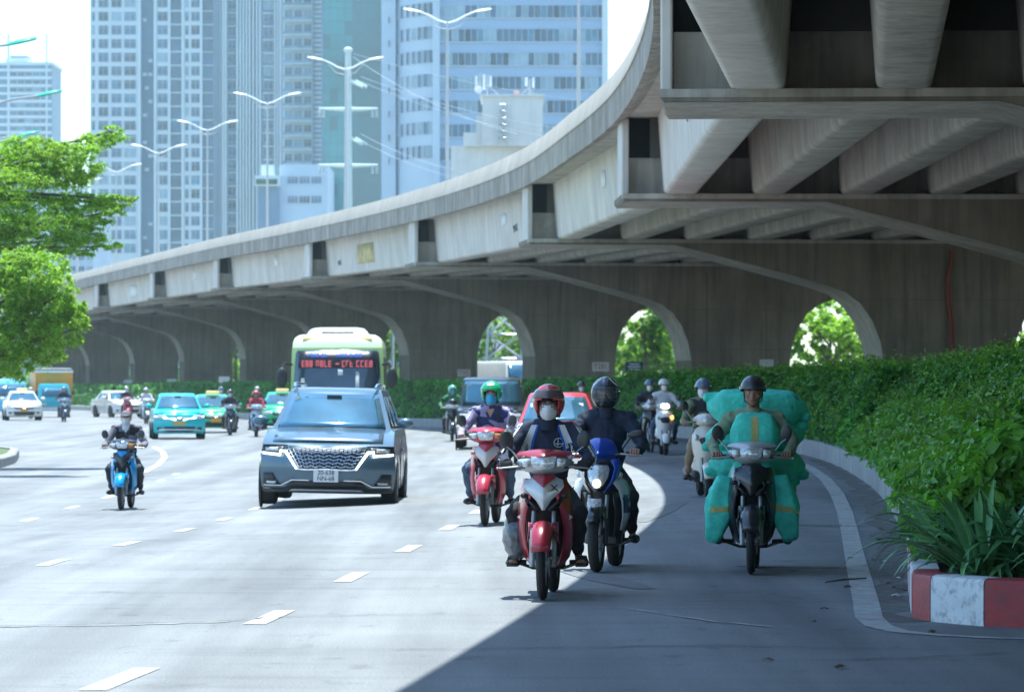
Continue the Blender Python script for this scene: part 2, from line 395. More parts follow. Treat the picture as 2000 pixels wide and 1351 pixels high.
# soil bed behind the kerb
rows = [[(KP[i].x+inward(i).x*.19, KP[i].y+inward(i).y*.19, .27+gz(KP[i].x, KP[i].y)), (KP[i].x+(18 if i > 3 else 9), max(KP[i].y, 28.2), .3)] for i in range(2, len(KP))]
rows += [[(KERB(y)+.19, y, .28+gz(KERB(y), y)), (KERB(y)+19, y, .3)] for y in np.arange(129, 420, 8.)]
MB().grid(rows).build('planting_bed', M_soil, smooth=False)['kind'] = 'structure'
M_dust = mat('gutter_dust', (.115, .11, .10), .95, var=.3, scale=5, dirt=(.19, .19, .185), dirt_amt=1., world=True)
gp_ = [KP[i]-inward(i)*(.16+.05*math.sin(i*1.7)) for i in range(3, 60)]
strip('gutter_dust', M_dust, gp_, [.26+.12*math.sin(i*2.3) for i in range(len(gp_))], road, .003)
# dead leaves and grit lying on the road near the kerb
M_dead = mat('dry_leaf', (.09, .06, .04), .8, var=.3, scale=30)
M_litter = mat('pale_litter', (.5, .48, .45), .7, var=.2, scale=30)
for k in range(16):
    px, py = [(1760, 1155), (1745, 1148), (1735, 1140), (1752, 1165), (1720, 1035), (1716, 1055), (1705, 1095), (1730, 1098), (1590, 1215), (1655, 1148), (1610, 1190), (1660, 1090), (1640, 1305), (1500, 1290), (1755, 1130), (1820, 1236)][k]
    p = gp(px, py); s = random.uniform(.02, .045); mb = MB()
    mb.grid([[(-s, -s*.5, 0), (0, -s*.7, s*.25), (s, -s*.3, .002)], [(-s*1.1, 0, s*.2), (0, 0, s*.5), (s*1.2, 0, s*.2)], [(-s, s*.5, .003), (0, s*.7, s*.3), (s, s*.3, 0)]])
    o = mb.build('fallen_leaf', M_litter if k in (3, 7, 14) else M_dead, solid=.002); o.location = (p.x, p.y, p.z+.006); o.rotation_euler.z = random.uniform(0, 6)
    tag(o, 'scrap of pale litter lying by the right kerb' if k in (3, 7, 14) else 'dry brown leaf lying on the road near the right kerb', 'litter' if k in (3, 7, 14) else 'leaf', 'litter by the kerb' if k in (3, 7, 14) else 'dry leaves on the road')
p, q = gp(1612, 1139), gp(1692, 1133)
o = MB().tube([(p.x, p.y, p.z+.012), ((p.x+q.x)/2-.02, (p.y+q.y)/2, p.z+.022), (q.x, q.y, q.z+.02)], [.004, .009, .006], 6).build('twig', M_dead); tag(o, 'thin dark twig lying across the white edge line', 'twig')

# ------------------------------------------------ viaduct
VW, GD, LED, NG, PITCH = 24.9, 1.64, .16, 13, 1.867
via = empty('viaduct', (EDGE(52), 52, 0), 0, 'grey concrete road viaduct on hammerhead piers curving away over the road', 'viaduct')
VO = Vector((EDGE(52), 52, 0))
PD = [-18, 17, 52, 85, 118, 151, 185, 218, 250, 282, 315, 348, 381, 414]
def frame(y):
    t = Vector((EDGE(y+.5)-EDGE(y-.5), 1., 0)).normalized(); n = Vector((t.y, -t.x, 0))
    return Vector((EDGE(y), y, CAPZ(y)))-VO, t, n
def P3(fr, u, l, z):    # u across from the road edge, l along, z above cap bottom
    o, t, n = fr; return o+n*u+t*l+Vector((0, 0, z))
def vbox(mb, fr, u0, u1, l0, l1, z0, z1):
    v = [P3(fr, u, l, z) for z in (z0, z1) for l in (l0, l1) for u in (u0, u1)]
    mb.add(v, [(0, 2, 3, 1), (4, 5, 7, 6), (0, 1, 5, 4), (2, 6, 7, 3), (0, 4, 6, 2), (1, 3, 7, 5)])
hz = [(4.3, 0), (6.0, -.42), (7.7, -.86), (8.8, -1.16), (9.4, -1.38), (9.85, -1.72), (10.18, -2.2), (10.42, -2.8), (10.55, -3.5)]
for k, y in enumerate(PD):
    fr = frame(y); zg = -CAPZ(y)+.05
    # pier: ledge, haunches and column are one casting, extruded along the road
    poly = [(0, LED), (0, .06), (.05, 0)]+hz+[(10.55, zg)]
    poly = poly+[(VW-a, b) for a, b in poly[::-1]]
    mb = MB(); n = len(poly); L0, L1 = -1.15, 2.1
    rings = [[P3(fr, a, l, b) for a, b in poly] for l in (L0, L1)]
    mb.loft(rings, cap=True)
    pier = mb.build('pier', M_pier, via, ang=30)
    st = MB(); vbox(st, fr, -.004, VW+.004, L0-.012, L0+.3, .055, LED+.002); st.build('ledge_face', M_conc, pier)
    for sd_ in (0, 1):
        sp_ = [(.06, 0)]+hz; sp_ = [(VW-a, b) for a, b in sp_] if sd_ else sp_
        MB().grid([[P3(fr, a, l, b)+Vector((0, 0, -.006))-fr[2]*(.006 if not sd_ else -.006) for a, b in sp_] for l in (L0-.004, L1)]).build('haunch_soffit', M_conc, pier, ang=30)  # lighter sheet over the underside, bounce light put into its colour
    if 60 < y < 230:
        for z_ in (-1.6, -3.1, -4.3):
            us_ = [10.0 if z_ > -2 else 10.6, VW-10.0 if z_ > -2 else VW-10.6]; st = MB(); vbox(st, fr, us_[0], us_[1], L0-.005, L0+.1, z_-.012, z_+.012); st.build('formwork_joint', M_groove, pier)
        for u_ in (6.2, 8.5, VW-8.5, VW-6.2):
            st = MB(); vbox(st, fr, u_-.012, u_+.012, L0-.005, L0+.1, -.42, LED-.1) if u_ in (6.2, VW-6.2) else vbox(st, fr, u_-.012, u_+.012, L0-.005, L0+.1, -1.02, LED-.1); st.build('formwork_joint', M_groove, pier)
    st = MB(); vbox(st, fr, .16, VW-.16, -.42, .42, LED, .95)
    st.build('cap_stem', M_conc, pier, ang=30)
    st = MB(); vbox(st, fr, .62, VW-.62, -.55, .55, .95, LED+GD)
    st.build('cap_wall', M_capshade, pier)  # wall colour darkened to stand for the shade inside the opening
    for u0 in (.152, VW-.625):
        st = MB(); vbox(st, fr, u0, u0+.473, -.2, .2, .952, LED+GD-.002); st.build('cap_hole_shade', M_holeshade, pier)  # dark block plugging the end hole, its shade put into the colour
    for u0 in (0, VW-.15):
        st = MB(); vbox(st, fr, u0, u0+.15, -.85, .85, LED-.02, LED+GD-.04); st.build('end_plate', M_concl, pier, bevel=.03)
    if y > 60 and y < 200:
        for u in (11.15, 13.45):
            st = MB(); vbox(st, fr, u-.03, u+.03, L0-.006, L0+.1, zg+1.2, -.2); st.build('column_groove', M_groove, pier)
    for u in np.arange(.9, VW-.5, PITCH):
        pass
    # deck, girders, parapet of the span to the next pier
    if k+1 < len(PD):
        f2 = frame(PD[k+1])
        g = [(-.25, 0), (-.33, .025), (-.36, .09), (-.47, GD), (.47, GD), (.36, .09), (.33, .025), (.25, 0)]
        for i in range(NG):
            u = 1.25+i*PITCH; mb = MB()
            ra = [P3(fr, u+a, .5, LED+b) for a, b in g]; rb = [P3(f2, u+a, -.5, LED+b) for a, b in g]
            mid = [[x.lerp(z_, t) for x, z_ in zip(ra, rb)] for t in (0, .5, 1)]
            mb.loft(mid); mb.build('girder', M_concl if i == 0 else M_conc, via, ang=50)
        zs = LED+GD
        ysub = np.linspace(y, PD[k+1], 13)
        fs = [frame(q) for q in ysub]
        MB().loft([[P3(f_, a, 0, b) for a, b in ((.16, zs+.002), (VW-.16, zs+.002), (VW-.16, zs+.28), (.16, zs+.28))] for f_ in fs]).build('deck_slab', M_conc, via)
        for sgn in (0, 1):
            def U(a): return a if sgn == 0 else VW-a
            ga = .012
            f3 = [frame(q) for q in np.linspace(y+ga, PD[k+1]-ga, 17)]
            fas = [(-.16, zs-.12), (-.16, zs+.50), (.16, zs+.50), (.16, zs), (-.05, zs-.12)]
            MB().loft([[P3(f_, U(a), 0, b) for a, b in fas] for f_ in f3]).build('fascia', M_fascia, via)
            top = [(-.19, zs+.503), (-.19, zs+.55), (-.06, zs+1.05), (.12, zs+1.05), (.2, zs+.503)]
            MB().loft([[P3(f_, U(a), 0, b) for a, b in top] for f_ in f3]).build('parapet', M_para, via)
# poster remnant, scribbles and pale repair patches on the outer webs
def web(k, t, h, off=.012):
    a, b_ = frame(PD[k]), frame(PD[k+1]); u = 1.25-.36-.11*h
    return P3(a, u, .5, LED+.09+(GD-.09)*h).lerp(P3(b_, u, -.5, LED+.09+(GD-.09)*h), t)-a[2]*off
def web_patch(k, t0, t1, h0, h1, m, nm): MB().grid([[web(k, t0+(t1-t0)*i/4, h) for i in range(5)] for h in (h0, (h0+h1)/2, h1)]).build(nm, m, via, solid=.006)
M_post = mat('poster_remnant', (.58, .50, .22), .8, var=.3, scale=2.5, dirt=(.55, .36, .2), dirt_amt=.8, world=True); M_fresh = mat('pale_repair', (.74, .76, .74), .8, var=.1, scale=3, world=True); M_scr = mat('spray_scribble', (.16, .18, .17), .8)
web_patch(PD.index(151), .50, .66, .18, .72, M_post, 'poster_remnant')
for k_, t0, t1, h0, h1 in ((PD.index(118), .33, .37, .45, .7), (PD.index(85), .42, .46, .45, .72), (PD.index(185), .45, .49, .5, .8), (PD.index(218), .48, .53, .45, .8), (PD.index(52), .30, .34, .5, .8), (PD.index(250), .45, .58, .2, .7)): web_patch(k_, t0, t1, h0, h1, M_fresh, 'repair_patch')
for k_, t0, h0 in ((PD.index(151), .84, .25), (PD.index(118), .25, .3), (PD.index(52), .45, .35)):
    for j in range(3): MB().tube([web(k_, t0+.012*j+.006*math.sin(q*1.9+j), h0+.05*math.cos(q*1.3+j)+.015*q, .02) for q in range(7)], .012, 4).build('scribble', M_scr, via)
# drain cable, pier number plates
M_orange = mat('orange_cable', (.30, .06, .03), .6)
fr = frame(118); o = MB()
pts = [(12.55, 2.05-2.2), (12.5, -.6), (12.4, -1.0), (12.42, -1.6), (12.5, -2.3), (12.52, -3.4)]
cab = MB().tube([P3(fr, u+.0, -1.22, z)+VO for u, z in pts], .035, 6).tube([P3(fr, u+.12*(i/5), -1.2, z)+VO for i, (u, z) in enumerate(pts)], .025, 6).build('hanging_cable', M_orange); tag(cab, 'orange cable hanging down the face of the pier at right', 'cable')
M_plate = mat('white_sign_plate', (.62, .6, .58), .6, var=.1, scale=4); M_redtxt = mat('red_lettering', (.45, .03, .03), .6); M_wtxt = mat('white_lettering', (.75, .75, .75), .6); M_blue = mat('blue_sign_plate', (.02, .04, .12), .5)
for nm, px, py, D, tx, sc in (('pier_number_plate', 1173, 716, 149.3, 'T281', .85), ('pier_number_plate', 906, 728, 183.2, 'T282', .8), ('pier_number_plate', 438, 741, 216.2, 'T283', .8), ('pier_number_plate', 335, 745, 248.4, 'T284', .8), ('pier_number_plate', 250, 746, 280.3, 'T285', .8), ('pier_number_plate', 1497, 709, 116.3, 'T280', .55)):
    rd = tx in ('T281', 'T282'); c = wp(px, py, D); e = empty(nm, c, 0, 'white pier number plate reading %s' % tx if rd else 'small pale pier plate %s' % dict(T283='behind the green taxi', T284='left of the teal taxi roof', T285='above the white sedan', T280='above the hedge left of the green sacks')[tx], 'sign')
    MB().box((0, 0, 0), (.74*sc, .03, .4*sc)).build('plate', M_plate, e)
    if rd: text('lettering', tx, .34*sc, M_redtxt, e, (0, -.02, 0), sx=.85)
    MB().cyl((-.25*sc, .03, -.1), (-.25*sc, .03, -1.3), .03, n=6).cyl((.25*sc, .03, -.1), (.25*sc, .03, -1.3), .03, n=6).build('post', M_kc, e)
c = wp(1239, 716, 138); e = empty('blue_notice_sign', c, 0, 'small dark blue notice sign with white lines above the hedge', 'sign')
MB().box((0, 0, 0), (.62, .03, .34)).build('plate', M_blue, e); MB().box((0, .03, -.6), (.05, .04, 1.0)).build('post', M_kc, e)
for z, wd in ((.09, .36), (-.0, .46), (-.09, .4)): MB().box((0, -.02, z), (wd, .006, .045)).build('text_line', M_wtxt, e)
# ================================================================ BUILDINGS
M_glassb = mat('tower_glass', (.02, .085, .17), .3, var=.4, scale=.12, world=True, spec=.8)
M_glassd = mat('dark_blue_glass', (.012, .04, .075), .2, var=.3, scale=.3, world=True); M_glassm = mat('lighter_blue_glass', (.07, .19, .30), .2, var=.3, scale=.3, world=True)  # darker and lighter blue panes, dealt out at random
M_glassl = mat('pale_curtained_glass', (.24, .36, .44), .25, var=.25, scale=.3, world=True)
M_glasst = mat('teal_curtain_glass', (.006, .17, .19), .15, var=.3, scale=.06, world=True, spec=.8)
M_glasst2 = mat('dark_teal_curtain_glass', (.003, .085, .11), .12, var=.3, scale=.06, world=True, spec=.8)
M_wallw = mat('white_tower_wall', (.60, .68, .71), .7, var=.05, scale=.1, world=True)
M_wallb = mat('blue_grey_tower_wall', (.15, .23, .33), .6, var=.1, scale=.1, world=True)
M_office = mat('lavender_office_cladding', (.30, .42, .58), .6, var=.05, scale=.1, world=True)
M_office2 = mat('pale_office_cladding', (.46, .56, .66), .6, var=.05, scale=.1, world=True)
M_mull = mat('window_mullion', (.62, .66, .70), .6, var=.05)
M_cream = mat('white_plaster', (.66, .65, .62), .8, var=.06, scale=.3, streak=.2, world=True)
M_grn = mat('planter_green', (.05, .1, .03), .8, var=.3, scale=1)
def px2(D): return D/F
def window_mesh(wd, h, nx=2, ny=2, d=.18, fb=.09):
    """glass pane with its frame and mullions standing proud, one mesh of two materials"""
    mb = MB(); mb.box((0, d/2, 0), (wd, d, h)); nf = len(mb.f)
    b = fb*max(1, wd/2.4)
    mb.box((0, -.05, h/2-b/2), (wd, .12, b)); mb.box((0, -.05, -h/2+b/2), (wd, .12, b)); mb.box((-wd/2+b/2, -.05, 0), (b, .12, h-2*b)); mb.box((wd/2-b/2, -.05, 0), (b, .12, h-2*b))
    for i in range(1, nx): mb.box((-wd/2+wd*i/nx, -.03, 0), (b*.7, .08, h-2*b))
    if ny > 1: mb.box((0, -.035, h*.22), (wd-2*b, .07, b*.6))
    me = mb.mesh('window', smooth=False)
    me.materials.append(M_glassb); me.materials.append(M_mull)
    for i, p in enumerate(me.polygons): p.material_index = 0 if i < nf else 1
    return me
rw = random.Random(5)
def put_windows(parent, me, xs, zs, y, alt=.14):
    for x in xs:
        for z in zs:
            o = bpy.data.objects.new('window', me); COL.objects.link(o); o.parent = parent; o.location = (x, y, z)
            q = rw.random()
            if q < alt or q > .72:
                o.material_slots[0].link = 'OBJECT'; o.material_slots[0].material = M_glassl if q < alt else (M_glassd if q > .86 else M_glassm)
# --- white apartment tower: bays of windows between blue recesses
D = 960.; s = D/F
def X(px): return (px-1000)*s
def Z(py): return CAMZ+(HOR-py)*s
t = empty('apartment_tower', (X(290), D, 0), 0, 'tall white apartment tower with grids of square windows and blue recesses', 'tower')
ox = X(290); top = 112.
def seg(name, m, a, b, y0, y1, z1=top, z0=0, par=None):
    return MB().box(((X(a)+X(b))/2-ox, (y0+y1)/2, (z0+z1)/2), (X(b)-X(a), y1-y0, z1-z0)).build(name, m, par or t, smooth=False)
seg('wall', M_wallw, 176, 274, 0, 24); seg('recess_wall', M_wallb, 274.1, 302, 3, 24); seg('wall', M_wallw, 302.1, 332, 0, 24); seg('glass_bay', M_glassb, 332.1, 356, .6, 24); seg('wall', M_wallw, 356.1, 394, 0, 24); seg('glass_bay', M_glassb, 394.1, 416, 1.5, 24)
fl = 26.6*s
rowsz = [Z(485-26.6*i) for i in range(20)]
for (a, b, nx) in ((179, 186, 1), (192, 212, 2), (217, 238, 2), (242, 266, 2), (307, 328, 2), (361, 369, 1), (373, 391, 2)):
    put_windows(t, window_mesh(X(b)-X(a), 19*s, nx), [X((a+b)/2)-ox], rowsz, -.1)
for z in rowsz:
    seg('floor_band', M_wallb, 277, 299, 2.8, 3.1, z+11.5*s, z+9*s); seg('spandrel', M_wallw, 333, 355, .2, .7, z+12.5*s, z+10*s); seg('spandrel', M_mull, 395, 415, 1.2, 1.6, z+12.3*s, z+10.8*s)
for i_, z in enumerate(rowsz):
    for a in ((281, 292) if i_ % 3 else (285,)):
        if rw.random() < .6: MB().box((X(a)-ox, 2.6, z-.6), (1.0, .5, .8)).build('air_conditioner', M_wallw, t)
for a in (273, 303, 331, 357, 393): seg('pilaster', M_wallw, a-2, a+2, -.7, .3)
# --- finned tower
D = 1000.; s = D/F; ox = X(465)
t = empty('finned_tower', (ox, D, 0), 0, 'white tower with tall vertical fins and dark glass strips, right of the apartment tower', 'tower'); top = 125.
seg('wall', M_wallb, 416, 552, 1, 26)
for a in (418, 424, 430, 436, 441, 464, 470, 476, 482, 488, 495, 502, 508): seg('fin', M_wallw, a-1.7, a+1.7, -1.2, 1)
for a in (537, 542, 547): seg('fin', M_wallw, a-1.4, a+1.4, -.6, 1)
rowsz = [Z(478-26.*i) for i in range(20)]
put_windows(t, window_mesh(17*s, 17*s, 2), [X(453)-ox], rowsz, .9); put_windows(t, window_mesh(19*s, 17*s, 2), [X(524)-ox], rowsz, .9)
for z in rowsz: seg('spandrel', M_wallw, 513, 535, .4, 1.1, z+12*s, z+9*s); seg('spandrel', M_mull, 444, 462, .5, 1.1, z+12*s, z+10*s)
# --- balcony tower
D = 900.; s = D/F; ox = X(590)
t = empty('balcony_tower', (ox, D, 0), 0, 'white tower stacked with projecting balconies, left of the teal glass tower', 'tower'); top = 110.
seg('wall', M_wallw, 552, 612, 0, 22); seg('corner_strip', M_wallb, 612.1, 630, .5, 22)
rowsz = [Z(310-28.*i) for i in range(13)]
me = window_mesh(15*s, 20*s, 2); put_windows(t, me, [X(563)-ox, X(582)-ox, X(601)-ox], rowsz, -.1, .35)
for z in rowsz:
    b = seg('balcony', M_wallw, 553, 611, -1.6, -.05, z-10*s, z-13*s); MB().box((X(582)-ox, -1.55, z-7.5*s), (57*s, .06, 5*s)).build('railing', M_glassl, b)
for z in [Z(330-9.3*i) for i in range(40)]: seg('cladding_tile', M_mull, 613, 629, .3, .52, z+.35, z-.35)
# podium in front of it
D = 820.; s = D/F; ox = X(560)
t = empty('podium_block', (ox, D, 0), 0, 'low pale blue podium block with ribbon windows below the balcony tower', 'building')
seg('wall', M_office2, 545, 640, 0, 30, Z(322), 0); seg('tower_base', M_wallb, 505, 545, -2, 20, Z(365), 0); seg('roof_slab', M_wallw, 500, 548, -4, 20, Z(345), Z(365)); seg('planter', M_grn, 503, 544, -4.2, -3.8, Z(352), Z(362)); seg('plant_room', M_wallw, 510, 535, 0, 6, Z(322), Z(345))
for y0 in (345, 383): put_windows(t, window_mesh(21*s, 15*s, 3), [X(a)-ox for a in (572, 595, 618)], [Z(y0+7)], -.1, .1)
# --- teal glass tower
D = 860.; s = D/F; ox = X(688)
t = empty('teal_glass_tower', (ox, D, 0), 0, 'dark teal glass curtain wall tower behind the pylon', 'tower'); top = 118.
seg('core', M_glasst2, 629, 748, .6, 40)
mw = MB().box((0, 0, 0), (14*s, .3, 25.5*s)).mesh('glass_panel', smooth=False); mw.materials.append(M_glasst)
for i in range(8):
    for j in range(17):
        o = bpy.data.objects.new('glass_panel', mw); COL.objects.link(o); o.parent = t; o.location = (X(637+14.7*i)-ox, .35, Z(400-26.5*j))
        q = rw.random()
        if i >= 4 or q < .25: o.material_slots[0].link = 'OBJECT'; o.material_slots[0].material = M_glasst2
seg('edge_fin', M_wallb, 744, 749, -.3, 1); seg('edge_fin', M_wallb, 628, 631, -.3, 1)
# --- banded office block: bowed wing at left, flat wing at right
D = 660.; s = D/F; ox = X(960)
t = empty('office_block', (ox, D, 0), 0, 'pale lavender office block with ribbon windows and a bowed left wing', 'office'); top = 86.
seg('flat_wing', M_office, 858, 1176, 1, 40); seg('corner_pier', M_office2, 845, 859, -.4, 40); seg('edge_pier', M_wallw, 1176.1, 1188, .3, 40)
bow = lambda a: 6.2*((860-a)/70.)**1.7 if a < 860 else 0
ring = [(X(a)-ox, bow(a)) for a in range(766, 859, 7)]+[(X(859)-ox, 30), (X(766)-ox, 30)]
MB().loft([[(x, y, z) for x, y in ring] for z in (0, top)]).build('bowed_wing', M_office2, t, ang=30)
seg('end_wall', M_office2, 742, 770, 8, 32)
rowsz = [Z(301-46.5*i+0) for i in range(9)]
nb = [window_mesh(12.2*s, 25*s, 1, 1, fb=.035), window_mesh(14*s, 21*s, 1, 2)]
for z in rowsz:
    put_windows(t, nb[0], [X(864+12.4*i)-ox for i in range(26)], [z], .9, .3)
    seg('sill', M_office2, 858, 1176, .6, 1.1, z-13*s, z-14.5*s)
for j in range(9):
    for a in range(771, 848, 12):
        o = bpy.data.objects.new('window', nb[0]); COL.objects.link(o); o.parent = t
        sl = (bow(a+2)-bow(a-2))/(4*s); o.location = (X(a)-ox, bow(a)-.12, Z(296-46.5*j+(860-a)*.06*0)); o.rotation_euler.z = math.atan(sl)
        if rw.random() < .3: o.material_slots[0].link = 'OBJECT'; o.material_slots[0].material = M_glassl
for j in range(9): put_windows(t, window_mesh(5*s, 15*s, 1, 1), [X(757)-ox], [Z(310-46.5*j)], 7.9, 0)
# --- white roof block with antennas
D = 480.; s = D/F; ox = X(970)
t = empty('white_roof_building', (ox, D, 0), 0, 'white plaster building with phone antennas on its roof, behind the parapet', 'building')
seg('main_block', M_cream, 880, 1070, 2, 24, Z(283), 0); seg('stair_tower', M_cream, 942, 1060, 0, 14, Z(188), Z(283)-.1); seg('side_room', M_cream, 930, 942, 1, 12, Z(225), Z(283)-.1); seg('roof_lip', M_cream, 938, 1064, -.3, 14.3, Z(185), Z(189)); seg('curved_roof', M_cream, 905, 930, 1, 9, Z(258), Z(283)-.1)
M_steel = mat('galvanised_steel', (.45, .47, .48), .45, .6, var=.1); M_ant = mat('antenna_white', (.75, .76, .77), .5, var=.05)
def lattice(mb, c0, c1, w0, w1, r=.05, n=6):
    c0, c1 = Vector(c0), Vector(c1); q = lambda k, t: c0.lerp(c1, t)+Vector((((-1, 1, 1, -1)[k])*(w0+(w1-w0)*t)/2, ((-1, -1, 1, 1)[k])*(w0+(w1-w0)*t)/2, 0))
    for k in range(4):
        mb.cyl(q(k, 0), q(k, 1), r, n=4)
        for i in range(n): mb.cyl(q(k, i/n), q((k+1) % 4, (i+1)/n), r*.7, n=4); mb.cyl(q(k, (i+1)/n), q((k+1) % 4, (i+1)/n), r*.6, n=4)
def LP(px, py, y=0): return Vector((X(px)-ox, y, Z(py)))
mb = MB(); lattice(mb, LP(982, 283, -.9), LP(982, 205, -.9), 1.2, .7, .06); mb.build('ladder_mast', M_steel, t)
for a, y0, y1 in ((930, 145, 175), (945, 142, 172), (958, 145, 165), (1028, 148, 165), (1042, 148, 168)):
    MB().box(LP(a, (y0+y1)/2, 3), (5*s, .2, (y1-y0)*s)).build('antenna_panel', M_ant, t); 
MB().cyl(LP(937, 140, 3.3), LP(937, 188, 3.3), .1, n=6).cyl(LP(951, 143, 3.3), LP(951, 188, 3.3), .09, n=6).cyl(LP(951, 160, 3.3), LP(980, 188, 3.3), .07, n=6).build('antenna_mast', M_steel, t)
MB().cyl(LP(1035, 150, 3.3), LP(1035, 188, 3.3), .1, n=6).cyl(LP(1035, 166, 3.3), LP(1012, 188, 3.3), .07, n=6).cyl(LP(1035, 166, 3.3), LP(1045, 188, 3.3), .07, n=6).build('antenna_mast', M_steel, t)
MB().lathe([(0, 0), (.35, -.05), (.5, -.2)], LP(934, 172, 2.8), 'y', 12).build('dish', M_ant, t); MB().lathe([(0, 0), (.3, -.05), (.4, -.15)], LP(1009, 180, 2.8), 'y', 12).build('dish', mat('pink_dish', (.6, .35, .33), .6), t)
# --- far left tower and low blocks below the apartment tower
D = 1250.; s = D/F; ox = X(45)
t = empty('distant_tower', (ox, D, 0), 0, 'distant blue banded tower with roof plant at far left', 'tower'); top = Z(128)
seg('wall', M_wallb, -60, 102, 0, 25, top, 0); seg('roof_slab', M_wallw, -62, 104, -.5, 26, top+1., top+.02); seg('plant_room', M_wallw, 8, 53, 3, 12, Z(112), top+1.02); seg('plant_cap', M_wallb, 18, 52, 2.5, 12.5, Z(108), Z(112)+.02); seg('roof_garden', M_grn, 66, 76, 3, 6, Z(121), top+1.02)
seg('pilaster', M_wallw, 15, 19, -1.0, 0); seg('pilaster', M_wallw, 90, 93, -1.0, 0)
for j in range(26):
    z = Z(138+15.2*j); seg('floor_band', M_wallw, -60, 101, -.6, -.05, z+.5, z-.35)
    put_windows(t, MATS.setdefault('_w', window_mesh(12*s, 9*s, 2, 1)), [X(a)-ox for a in range(26, 90, 15)], [z-7.5*s], -.1, .2)
D = 700.; s = D/F; ox = X(150); top = Z(330)
t = empty('low_white_block', (ox, D, 0), 0, 'low hazy white block behind the left trees', 'building')
seg('wall', M_office2, 100, 182, 0, 30, Z(400), 0); seg('roof_room', M_wallw, 110, 150, 2, 20, Z(355), Z(400)+.02)
for j in range(7): put_windows(t, MATS.setdefault('_w2', window_mesh(13*s, 12*s, 2, 1)), [X(a)-ox for a in range(108, 178, 17)], [Z(415+22*j)], -.1, .2)
# ---------------------------------------------------------------- lamps, pylon, wires
M_lamp = mat('lamp_white_enamel', (.72, .73, .73), .4, var=.04); M_lgreen = mat('lamp_green_enamel', (.02, .34, .22), .35, var=.05); M_pole = mat('lamp_pole_grey', (.42, .44, .45), .5, .3, var=.06)
M_lens = mat('lamp_lens', (.6, .62, .62), .2)
def lamp_head(sx):
    a = MB(); rings = []
    for i, t_ in enumerate(np.linspace(0, 1, 7)):
        wd = .16*math.sin(math.pi*(.12+.76*t_))**.6; hh = .085*math.sin(math.pi*(.15+.7*t_))**.6
        rings.append([(sx*(t_*.95), wd*math.cos(k*math.pi/4), .16*t_+hh*math.sin(k*math.pi/4)*(1 if math.sin(k*math.pi/4) > 0 else .4)) for k in range(8)])
    return a.loft(rings)
LD = [(178, 1130), (215, 874), (249, 675), (280, 522), (310, 405), (341, 310), (371, 227), (397, 152)]
head_me = {}
for k, (D, px) in enumerate(LD):
    e = empty('viaduct_lamp', ((px-1000)/F*D, D, CAPZ(D)+2.1), 0, 'white double-arm street lamp standing on the viaduct, %s' % ['pole only, in front of the lavender office', 'nearest one with both arms, before the office', 'before the teal glass tower', 'before the finned tower', 'before the right half of the apartment tower', 'before the blue recess of the apartment tower', 'just right of the feathery tree', 'farthest, tangled with the feathery tree'][k], 'street lamp', 'lamps along the viaduct')
    H = 12.3; 
    if 'a' not in head_me:
        pm = MB().cyl((0, 0, 0), (0, 0, H), .11, .06, 8).mesh('pole')
        am = {sx: MB().tube([(0, 0, H-.05), (sx*.5, 0, H+.1), (sx*1.0, 0, H+.38), (sx*1.45, 0, H+.56)], [.05, .05, .045, .04], 6).mesh('arm') for sx in (-1, 1)}
        br = MB().tube([(-1.1, 0, H+.3), (-.6, 0, H-.25), (0, 0, H-.4), (.6, 0, H-.25), (1.1, 0, H+.3)], .025, 5).mesh('brace')
        hm = {sx: lamp_head(sx).mesh('lamp_head') for sx in (-1, 1)}; head_me['a'] = 1
    link('pole', pm, M_pole, e); link('brace', br, M_pole, e)
    for sx in (-1, 1):
        a = link('arm', am[sx], M_lamp, e); h = link('lamp_head', hm[sx], M_lamp, a); h.location = (sx*1.42, 0, H+.55)
for k, (D, px, py) in enumerate(((110, 18, 72), (130, 76, 176), (151, 38, 260))):
    c = wp(px, py, D); base = Vector((c.x-2.6, D, 0)); hz_ = c.z
    e = empty('green_street_lamp', (base.x, D, gz(base.x, D)), 0, 'street lamp with green head on a curved arm, %s of three at left edge' % ['topmost', 'middle', 'lowest'][k], 'street lamp', 'green lamps along the left verge')
    MB().cyl((0, 0, 0), (0, 0, hz_-1.2), .1, .07, 8).build('pole', M_pole, e)
    a = MB().tube([(0, 0, hz_-1.25), (.25, 0, hz_-.75), (.9, 0, hz_-.35), (1.7, 0, hz_-.12), (2.6, 0, hz_)], [.06, .055, .05, .045, .04], 6).build('arm', M_pole, e)
    h = lamp_head(1).build('lamp_head', M_lgreen, a); h.location = (2.55, 0, hz_-.02); h.scale = (.85, 1, 1.1)
D = 350.; c = wp(680, 756, D); P_ = F/D
e = empty('power_pylon', (c.x, D, 0), 0, 'pale steel power pole with cross-arms and insulators behind the viaduct', 'pylon')
zt = CAMZ+(HOR-98)/P_
M_pyl = mat('pale_pylon_paint', (.52, .60, .60), .5, var=.05)
MB().cyl((0, 0, 0), (0, 0, zt), .5, .26, 12).build('pole', M_pyl, e); MB().ell((0, 0, zt), (.4, .4, .25)).build('pole_cap', M_pyl, e)
M_ins = mat('insulator_glass', (.45, .55, .53), .3)
for py in (213, 323):
    z = CAMZ+(HOR-py)/P_
    for sx in (-1, 1):
        a = MB().cyl((0, 0, z-.05), (sx*2.6, 0, z+.02), .2, .09, 8).build('cross_arm', M_pyl, e)
        for q in (0, .35): MB().lathe([(.05, 0), (.16, .1), (.05, .2), (.16, .3), (.05, .4), (.16, .5), (.05, .6)], (sx*(2.5-q), 0, z-.75), 'z', 8).build('insulator', M_ins, a)
